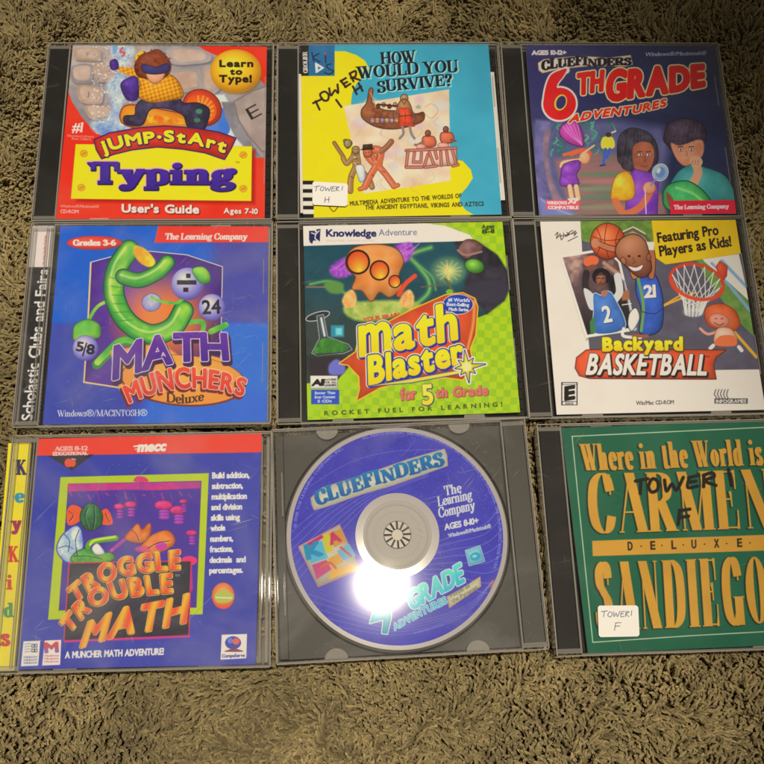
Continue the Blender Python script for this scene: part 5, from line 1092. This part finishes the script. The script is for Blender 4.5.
# ================================================================== floor and carpet
def build_floor():
    me = bpy.data.meshes.new('floor'); s = 1.6
    me.from_pydata([(-s, -s, -.014), (s, -s, -.014), (s, s, -.014), (-s, s, -.014)], [], [(0, 1, 2, 3)])
    m, nt, b = newmat('carpet_backing'); b.inputs['Roughness'].default_value = 1; b.inputs['Specular IOR Level'].default_value = .1
    tc = N(nt, 'ShaderNodeTexCoord'); no = N(nt, 'ShaderNodeTexNoise'); no.inputs['Scale'].default_value = 260; no.inputs['Detail'].default_value = 6
    r = N(nt, 'ShaderNodeValToRGB'); r.color_ramp.elements[0].color = (.10, .078, .036, 1); r.color_ramp.elements[1].color = (.24, .19, .09, 1)
    nt.links.new(tc.outputs['Object'], no.inputs['Vector']); nt.links.new(no.outputs['Fac'], r.inputs['Fac']); nt.links.new(r.outputs['Color'], b.inputs['Base Color'])
    o = link('floor', me, m); o['kind'] = 'structure'

def build_pile(rects):
    """every tuft is a two-ply twisted yarn that leans and curls; left out where a case presses the pile flat"""
    R = np.random.RandomState(11)
    sp = 1.95; x0, x1, y0, y1 = -300, 310, -275, 265
    gx, gy = np.meshgrid(np.arange(x0, x1, sp), np.arange(y0, y1, sp)); B = np.c_[gx.ravel(), gy.ravel()]
    B += R.uniform(-.5, .5, B.shape) * sp * .95
    g2x, g2y = np.meshgrid(np.arange(-390, 395, 3.4), np.arange(-350, 335, 3.4)); B2 = np.c_[g2x.ravel(), g2y.ravel()]      # sparser, thicker pile past the picture
    B2 = B2[(B2[:, 0] < x0) | (B2[:, 0] > x1) | (B2[:, 1] < y0) | (B2[:, 1] > y1)] ; B2 = B2 + R.uniform(-1.6, 1.6, B2.shape)
    far = np.r_[np.zeros(len(B), bool), np.ones(len(B2), bool)]; B = np.r_[B, B2]
    keep = np.ones(len(B), bool); near = np.full(len(B), 1e9)
    for (cx, cy, th) in rects:
        c, s = math.cos(-th), math.sin(-th); q = B - [cx, cy]; lx = q[:, 0] * c - q[:, 1] * s; ly = q[:, 0] * s + q[:, 1] * c
        d = np.maximum(np.abs(lx) - 71, np.abs(ly) - 62.25); keep &= d > -2.5; near = np.minimum(near, d)
    B = B[keep]; near = near[keep]; far = far[keep]; n = len(B)
    flow = fbm(B[:, 0] * .018 + 9, B[:, 1] * .018 + 4, 3) * 9 + fbm(B[:, 0] * .075, B[:, 1] * .075, 7) * 7
    ang = flow + R.normal(0, .55, n)
    H = R.uniform(9.5, 14.5, n) + 5.0 * (fbm(B[:, 0] * .03, B[:, 1] * .03, 9) - .5) * 2
    top_lim = np.where(near < 4, 8.0, 99); H = np.minimum(H, 14 + np.maximum(near, 0) * .5)
    lean = R.uniform(2.5, 7.5, n); K = 9; t = np.linspace(0, 1, K)[None, :]
    ph = R.uniform(0, 6.28, (n, 4)); am = R.uniform(.2, 1.1, (n, 2))
    px = B[:, :1] + np.cos(ang)[:, None] * lean[:, None] * t ** 1.7 + am[:, :1] * np.sin(t * 5.2 + ph[:, :1]) * t
    py = B[:, 1:] + np.sin(ang)[:, None] * lean[:, None] * t ** 1.7 + am[:, 1:] * np.sin(t * 4.6 + ph[:, 1:2]) * t
    curl = R.uniform(.0, .38, n)[:, None]
    pz = -13.5 + H[:, None] * (t - curl * t ** 3 * 1.0) + .5 * np.sin(t * 7 + ph[:, 2:3]) * t
    P = np.stack([px, py, pz], -1)
    D = np.gradient(P, axis=1); D /= np.linalg.norm(D, axis=-1, keepdims=True)
    up = np.zeros_like(D); up[..., 0] = np.cos(ph[:, 3:4]); up[..., 1] = np.sin(ph[:, 3:4]); up[..., 2] = .15
    U = np.cross(D, up); U /= np.linalg.norm(U, axis=-1, keepdims=True); V = np.cross(D, U)
    S = 5
    thick = R.uniform(.85, 1.15, n)[:, None] * np.where(far, 1.7, 1.0)[:, None]
    fat = thick * (0.8 + .35 * np.sin(t * 3.14) - .15 * (t > .93))
    verts = []
    tw = t * R.uniform(9, 12, n)[:, None] + ph[:, :1]
    for ply in (0, math.pi):
        ca, sa = np.cos(tw + ply), np.sin(tw + ply)
        C = P + (U * ca[..., None] + V * sa[..., None]) * (.40 * fat)[..., None]
        for k in range(S):
            a = 2 * math.pi * k / S
            verts.append(C + (U * math.cos(a) + V * math.sin(a)) * (.50 * fat)[..., None])
    VV = np.stack(verts, 2)                      # n, K, 2S, 3
    Vf = (VV.reshape(-1, 3) * MM).astype(np.float32)
    i = np.arange(n)[:, None, None, None] * K * 2 * S + np.arange(K - 1)[None, :, None, None] * 2 * S
    ply = np.arange(2)[None, None, :, None] * S; k = np.arange(S)[None, None, None, :]; k2 = (k + 1) % S
    F = np.stack([i + ply + k, i + ply + k2, i + ply + k2 + 2 * S, i + ply + k + 2 * S], -1).reshape(-1, 4)
    tip = (np.arange(n)[:, None, None] * K * 2 * S + (K - 1) * 2 * S + np.arange(2)[None, :, None] * S + np.arange(S)[None, None, :]).reshape(-1, S)
    me = bpy.data.meshes.new('carpet_pile')
    me.vertices.add(len(Vf)); me.vertices.foreach_set('co', Vf.ravel())
    nl = F.size + tip.size; me.loops.add(nl); me.loops.foreach_set('vertex_index', np.r_[F.ravel(), tip.ravel()].astype(np.int32))
    me.polygons.add(len(F) + len(tip))
    me.polygons.foreach_set('loop_start', np.r_[np.arange(len(F)) * 4, F.size + np.arange(len(tip)) * S].astype(np.int32))
    me.polygons.foreach_set('loop_total', np.r_[np.full(len(F), 4), np.full(len(tip), S)].astype(np.int32))
    me.polygons.foreach_set('use_smooth', np.ones(len(F) + len(tip), bool))
    me.update()
    tone = (R.uniform(.70, 1.25, n) * (1 + .9 * (fbm(B[:, 0] * .025, B[:, 1] * .025, 2) - .5)))[:, None]
    base = np.array([.36, .292, .142]) * tone * (1 + R.normal(0, .012, (n, 3)))
    C = np.repeat(base, K * 2 * S, axis=0)
    at = me.color_attributes.new('Col', 'FLOAT_COLOR', 'POINT')
    at.data.foreach_set('color', np.c_[C, np.ones(len(C))].astype(np.float32).ravel())
    m, nt, b = newmat('carpet_yarn'); a = N(nt, 'ShaderNodeAttribute', attribute_name='Col')
    nt.links.new(a.outputs['Color'], b.inputs['Base Color']); b.inputs['Roughness'].default_value = .75; b.inputs['Specular IOR Level'].default_value = .25
    b.inputs['Sheen Weight'].default_value = .25; b.inputs['Sheen Tint'].default_value = (1, .9, .7, 1)
    o = link('carpet_pile', me, m); o['kind'] = 'stuff'
    print('tufts', n)

# ================================================================== the cases
FIT = {1: (-147.395, 294.005, .1239), 2: (-4.65, 311.963, .1265), 3: (136.999, 329.65, .1177),
       4: (-131.453, 169.546, .1247), 5: (11.782, 187.611, .1352), 6: (152.154, 205.762, .1280),
       7: (-114.569, 41.789, .1250), 8: (26.899, 62.732, .1549), 9: (172.72, 79.859, .1320)}
POSE = {}
for k_, (x_, y_, t_) in FIT.items():
    q_ = _rz(YAW) @ (np.array([x_, y_, 0]) - ORG); POSE[k_] = (q_[0], q_[1], t_ + YAW)

def lid_mesh(mat):
    m = MB()
    m.box(-70.9, 71, -62.25, 62.25, 9.3, 10.4, .35)
    m.box(-57.6, 71, 60.95, 62.2, 1.6, 9.28, .15, 1); m.box(-57.6, 71, -62.2, -60.95, 1.6, 9.28, .15, 1)
    m.box(-57.9, -57.0, -60.9, 60.9, 8.3, 9.28, .1, 1)
    for y0, y1 in ((-38, -14), (16, 38)): m.box(65.4, 66.1, y0, y1, 6.6, 9.28, .1, 1)
    for q in ((-70.6, 70.7, -62.35, -61.75), (-70.6, 70.7, 61.75, 62.35), (70.5, 71.1, -61.7, 61.7), (-71.0, -70.4, -61.7, 61.7)): m.box(*q, 9.9, 10.46, .12, 2)  # thin beads added round the lid as painted glint lines
    for y in (-59.6, 59.6): m.box(-70.6, -57.7, y - 1.2, y + 1.2, 2.0, 9.28, .2, 1)
    return m.build('lid', [mat, RIM, EDGE])
def tab_meshes(parent):
    for x in (-34, 40):
        for s in (-1, 1):
            m = MB(); pts = [(x + 6 * math.cos(a), s * (60.9 - 5.2 * math.sin(a))) for a in np.linspace(0, math.pi, 14)]
            if s > 0: pts = pts[::-1]
            m.prism(pts, 7.4, 8.0); m.build('tab', RIM, parent)
GREYT, _nt, _b = newmat('smoke_grey_plastic'); _b.inputs['Base Color'].default_value = (.034, .032, .028, 1); _b.inputs['Roughness'].default_value = .5; _b.inputs['Specular IOR Level'].default_value = .3
def base_mesh(mat):
    m = MB()
    m.box(-71, 71, -60.8, 60.8, 0.1, 1.3, .2)
    m.box(69.8, 71, -60.8, 60.8, 1.32, 9.2, .15, 1); m.box(-71, -69.9, -58, 58, 1.32, 9.2, .15, 1)
    return m.build('base', [mat, RIM])
def tray_mesh(mat, clear, stops=True):
    m = MB()
    m.box(-69.7, 69.5, -60.3, 60.3, 2.0, 3.2, .2)
    if not clear:
        m.box(-69.7, -58.2, -59.6, 59.6, 3.22, 8.9, .35)
        m.box(64.6, 69.3, -60, 60, 3.22, 5.4, .3)
        r = random.Random(3); y = -56
        while stops and y < 56:                                   # moulded stops along the right edge
            h = r.uniform(2, 7); m.box(66.6, 68.6, y, y + h, 5.42, 6.1 + r.uniform(0, .7), .2); y += h + r.uniform(1, 5)
    else:
        m.box(-69.6, -68.4, -59.6, 59.6, 3.22, 8.6, .2, 1); m.box(-62.1, -61.2, -59.6, 59.6, 3.22, 8.8, .2, 1); m.box(-59.6, -58.8, -59.6, 59.6, 3.22, 8.9, .2, 1)
        m.box(64.6, 65.6, -60, 60, 3.22, 7.4, .2, 1); m.box(67.4, 69.3, -60, 60, 3.22, 6.4, .3, 1)
    return m.build('tray', [mat, RIM])
LID, LIDW = lid_mesh(CLEAR), lid_mesh(WORN); BASE = base_mesh(CLEAR); TRAYB = tray_mesh(BLACK, False); TRAYC = tray_mesh(WORN, True); TRAYE = tray_mesh(GREYT, False, False)
protos = [LID, LIDW, BASE, TRAYB, TRAYC, TRAYE]

def make_case(k, label, clear_tray=False, worn=False, flip=False):
    x, y, th = POSE[k]
    root = bpy.data.objects.new('cd_case', None); COL.objects.link(root); root.empty_display_size = .02
    root.location = (x * MM, y * MM, 0); root.rotation_euler = (0, 0, th + (math.pi if flip else 0))
    root['label'] = label; root['category'] = 'CD case'; root['group'] = 'software cases laid out in rows on the carpet'
    for pr, nm in ((LIDW if worn else LID, 'lid'), (BASE, 'base'), (TRAYC if clear_tray else TRAYE if flip else TRAYB, 'tray')):
        c = pr.copy(); COL.objects.link(c); c.parent = root; c.name = nm
        if nm == 'lid': tab_meshes(c)
        if nm == 'tray': tray = c
    M = Matrix.Translation(root.location) @ Matrix.Rotation(root.rotation_euler.z, 4, 'Z')
    return root, M.inverted(), tray

CASES = {
 1: ('red software case with orange seal, yellow title board reading Typing', dict()),
 2: ('yellow and teal software case with HOW WOULD YOU SURVIVE title', dict()),
 3: ('dark purple software case with red 6TH GRADE title, rightmost of the top row', dict()),
 4: ('blue software case with MATH MUNCHERS title and black clubs and fairs spine', dict(clear_tray=True, worn=True)),
 5: ('lime green checked software case with yellow math Blaster title', dict()),
 6: ('cream software case with BASKETBALL title and a hoop on its cover', dict()),
 7: ('scuffed blue software case with TROGGLE TROUBLE MATH title and yellow spine', dict(clear_tray=True, worn=True)),
 8: ('case without a booklet, its disc showing through the clear lid', dict(worn=True, flip=True)),
 9: ('green software case with large gold CARMEN SANDIEGO lettering', dict()),
}
BOOK = {  # photo corners of each booklet: TL TR BR BL
 1: (((72.8, 45.3), (266.8, 46.6), (264.6, 218.4), (55.8, 219.0)), art_typing, 1.0),
 2: (((300.8, 44.6), (488.2, 42.4), (501.8, 214.2), (303.2, 217.6)), art_survive, 1.0),
 3: (((525.6, 45.2), (714.6, 45.0), (736.4, 213.2), (539.2, 215.2)), art_sixth, 1.5),
 4: (((60.4, 225.8), (268.4, 226.4), (267.0, 421.6), (42.6, 424.6)), art_munch, 1.0),
 5: (((303.1, 226.0), (502.4, 221.6), (520.2, 412.2), (307.5, 420.0)), art_blaster, 1.0),
 6: (((540.2, 221.5), (735.6, 219.8), (765.5, 409.6), (556.8, 414.6)), art_ball, 1.0),
 7: (((38.3, 438.8), (261.8, 432.6), (255.7, 664.6), (17.6, 669.6)), art_troggle, 1.0),
 9: (((561.5, 428.0), (788.0, 419.4), (833.0, 642.5), (588.2, 653.6)), art_carmen, 1.0),
}
NB = (480, 480)
for k_ in range(1, 10):
    lab, kw = CASES[k_]; root, inv, tray = make_case(k_, lab, **kw)
    if k_ in BOOK:
        q, fn, gain = BOOK[k_]
        bk = sheet('booklet', q, 8.9, NB, fn, PRINT, root, gain=gain, inv=inv, thick=.7)
    if k_ == 2:      # inner pages peeping out beside the skewed cover
        W4 = [inv @ Vector(tuple(pix_to_plane(x, y, 8.1) * MM)) for x, y in ((298.4, 74), (494, 72), (505.2, 200), (300.4, 213))]
        m = MB(); m.v = [(v.x, v.y, v.z) for v in W4] + [(v.x, v.y, v.z - .0004) for v in W4]; m.f = [(3, 2, 1, 0), (4, 5, 6, 7)] + [(i, (i + 1) % 4, (i + 1) % 4 + 4, i + 4) for i in range(4)]; m.mi = [0] * 6
        m.build('inner_page', WHITE_M, root)
        o = sheet('sticker', ((312.5, 181.4), (348.0, 183.6), (347.2, 206.4), (312.4, 204.8)), 10.52, (110, 70), art_sticker_h, STICK, root, inv=inv, thick=.1, rnd=1.6)
    if k_ == 9:
        sheet('sticker', ((597.6, 605.6), (638.2, 605.4), (639.6, 636.4), (598.8, 637.2)), 10.52, (110, 80), art_sticker_f, STICK, root, inv=inv, thick=.1, rnd=1.6)
    if k_ == 4: sheet('spine_card', ((33.6, 227.4), (54.2, 227.4), (39.8, 423.4), (14.6, 423.8)), 6.0, (60, 480), art_spine_fairs, PRINT, root, inv=inv, thick=.3)
    if k_ == 7: sheet('spine_card', ((8.4, 443.2), (32.2, 443.0), (14.2, 670.6), (-10.5, 671.5)), 6.0, (60, 480), art_spine_kids, PRINT, root, inv=inv, thick=.3)
    if k_ == 8:
        c8 = (root, inv, tray)
for o in protos: bpy.data.objects.remove(o)

# ------------------------------------------------------------------ the disc and the rosette that holds it
def build_disc():
    ZT = 5.6
    c = pix_to_plane(397.4, 534.8, ZT)
    root = bpy.data.objects.new('compact_disc', None); COL.objects.link(root); root.location = (c[0] * MM, c[1] * MM, 4.4 * MM)
    root['label'] = 'purple compact disc with a 4TH GRADE title lying inside the case without a booklet'; root['category'] = 'compact disc'
    z = ZT - 4.4
    nr, na = 150, 1100; rr = np.linspace(22.8, 57.6, nr); aa = np.linspace(0, 2 * math.pi, na, endpoint=False)
    RR, AA = np.meshgrid(rr, aa, indexing='ij'); Q = np.stack([RR * np.cos(AA), RR * np.sin(AA), np.full(RR.shape, z + .04)], -1).reshape(-1, 3)
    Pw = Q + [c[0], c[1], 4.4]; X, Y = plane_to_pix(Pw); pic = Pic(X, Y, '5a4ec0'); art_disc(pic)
    i, j = np.meshgrid(np.arange(nr - 1), np.arange(na), indexing='ij'); j2 = (j + 1) % na
    F = np.stack([i * na + j, (i + 1) * na + j, (i + 1) * na + j2, i * na + j2], -1).reshape(-1, 4)
    me = bpy.data.meshes.new('label_print'); me.vertices.add(len(Q)); me.vertices.foreach_set('co', (Q * MM).astype(np.float32).ravel())
    me.loops.add(F.size); me.loops.foreach_set('vertex_index', F.ravel().astype(np.int32)); me.polygons.add(len(F))
    me.polygons.foreach_set('loop_start', (np.arange(len(F)) * 4).astype(np.int32)); me.polygons.foreach_set('loop_total', np.full(len(F), 4, np.int32)); me.update()
    at = me.color_attributes.new('Col', 'FLOAT_COLOR', 'POINT'); C = to_albedo(pic.C, .80)
    at.data.foreach_set('color', np.c_[C, np.ones(len(C))].astype(np.float32).ravel())
    lm = mat_print('disc_print', 0.07, 0.0, .3); link('label_print', me, lm, root)
    sm, nt, b = newmat('disc_mirror'); b.inputs['Metallic'].default_value = 0; b.inputs['Roughness'].default_value = .1; b.inputs['Specular IOR Level'].default_value = .4
    tn = N(nt, 'ShaderNodeTexNoise'); tn.inputs['Scale'].default_value = 500; tr_ = N(nt, 'ShaderNodeValToRGB'); tr_.color_ramp.elements[0].position = .3; tr_.color_ramp.elements[1].position = .7
    tr_.color_ramp.elements[0].color = (.36, .35, .37, 1); tr_.color_ramp.elements[1].color = (.62, .60, .63, 1); nt.links.new(tn.outputs['Fac'], tr_.inputs['Fac']); nt.links.new(tr_.outputs['Color'], b.inputs['Base Color'])
    lathe('mirror_ring', [(60, z - 1.0), (60, z - .1), (59.8, z), (57.6, z)], sm, root, 160)
    lathe('mirror_ring', [(22.8, z), (18.6, z), (18.3, z - .12)], sm, root, 120)
    hub = mat_clear('disc_hub_plastic', .60, (.85, .83, .80), scratch=False)
    lathe('clear_hub', [(18.3, z - .05), (17.2, z), (16.9, z + .35), (16.3, z + .35), (16.0, z), (13.0, z), (12.8, z + .12), (12.4, z + .12), (12.2, z), (7.6, z), (7.5, z - .1), (7.5, z - 1.1)], hub, root, 120)
    # rosette of sprung teeth moulded into the tray
    r8, inv, tray = c8
    cc = inv @ Vector((c[0] * MM, c[1] * MM, 0)); cm = (cc.x / MM, cc.y / MM)
    gm, nt, b = newmat('rosette_plastic'); b.inputs['Base Color'].default_value = (.20, .175, .14, 1); b.inputs['Roughness'].default_value = .35
    for k in range(12):
        m = MB(); a0 = 2 * math.pi * (k + .16) / 12; a1 = 2 * math.pi * (k + .84) / 12
        pts = [(cm[0] + r * math.cos(a), cm[1] + r * math.sin(a)) for r, a in ((3.2, a0 + .08), (7.2, a0), (7.2, (a0 + a1) / 2), (7.2, a1), (3.2, a1 - .08))]
        m.prism(pts, 3.3, 6.3); m.build('rosette_tooth', gm, tray)
    m = MB(); m.prism([(cm[0] + 3.0 * math.cos(a), cm[1] + 3.0 * math.sin(a)) for a in np.linspace(0, 2 * math.pi, 24, endpoint=False)], 3.3, 5.2)
    sm2, nt, b = newmat('rosette_centre_plastic'); b.inputs['Base Color'].default_value = (.42, .38, .30, 1); b.inputs['Roughness'].default_value = .4
    m.build('rosette_centre', sm2, tray)
    # raised seat of the disc well
    o = lathe('disc_well_rim', [(61.2, 3.25), (61.4, 4.6), (62.0, 4.6), (62.2, 3.25)], BLACK, tray, 140); o.location = (cm[0] * MM, cm[1] * MM, 0)
build_disc()
build_floor()
build_pile(list(POSE.values()))
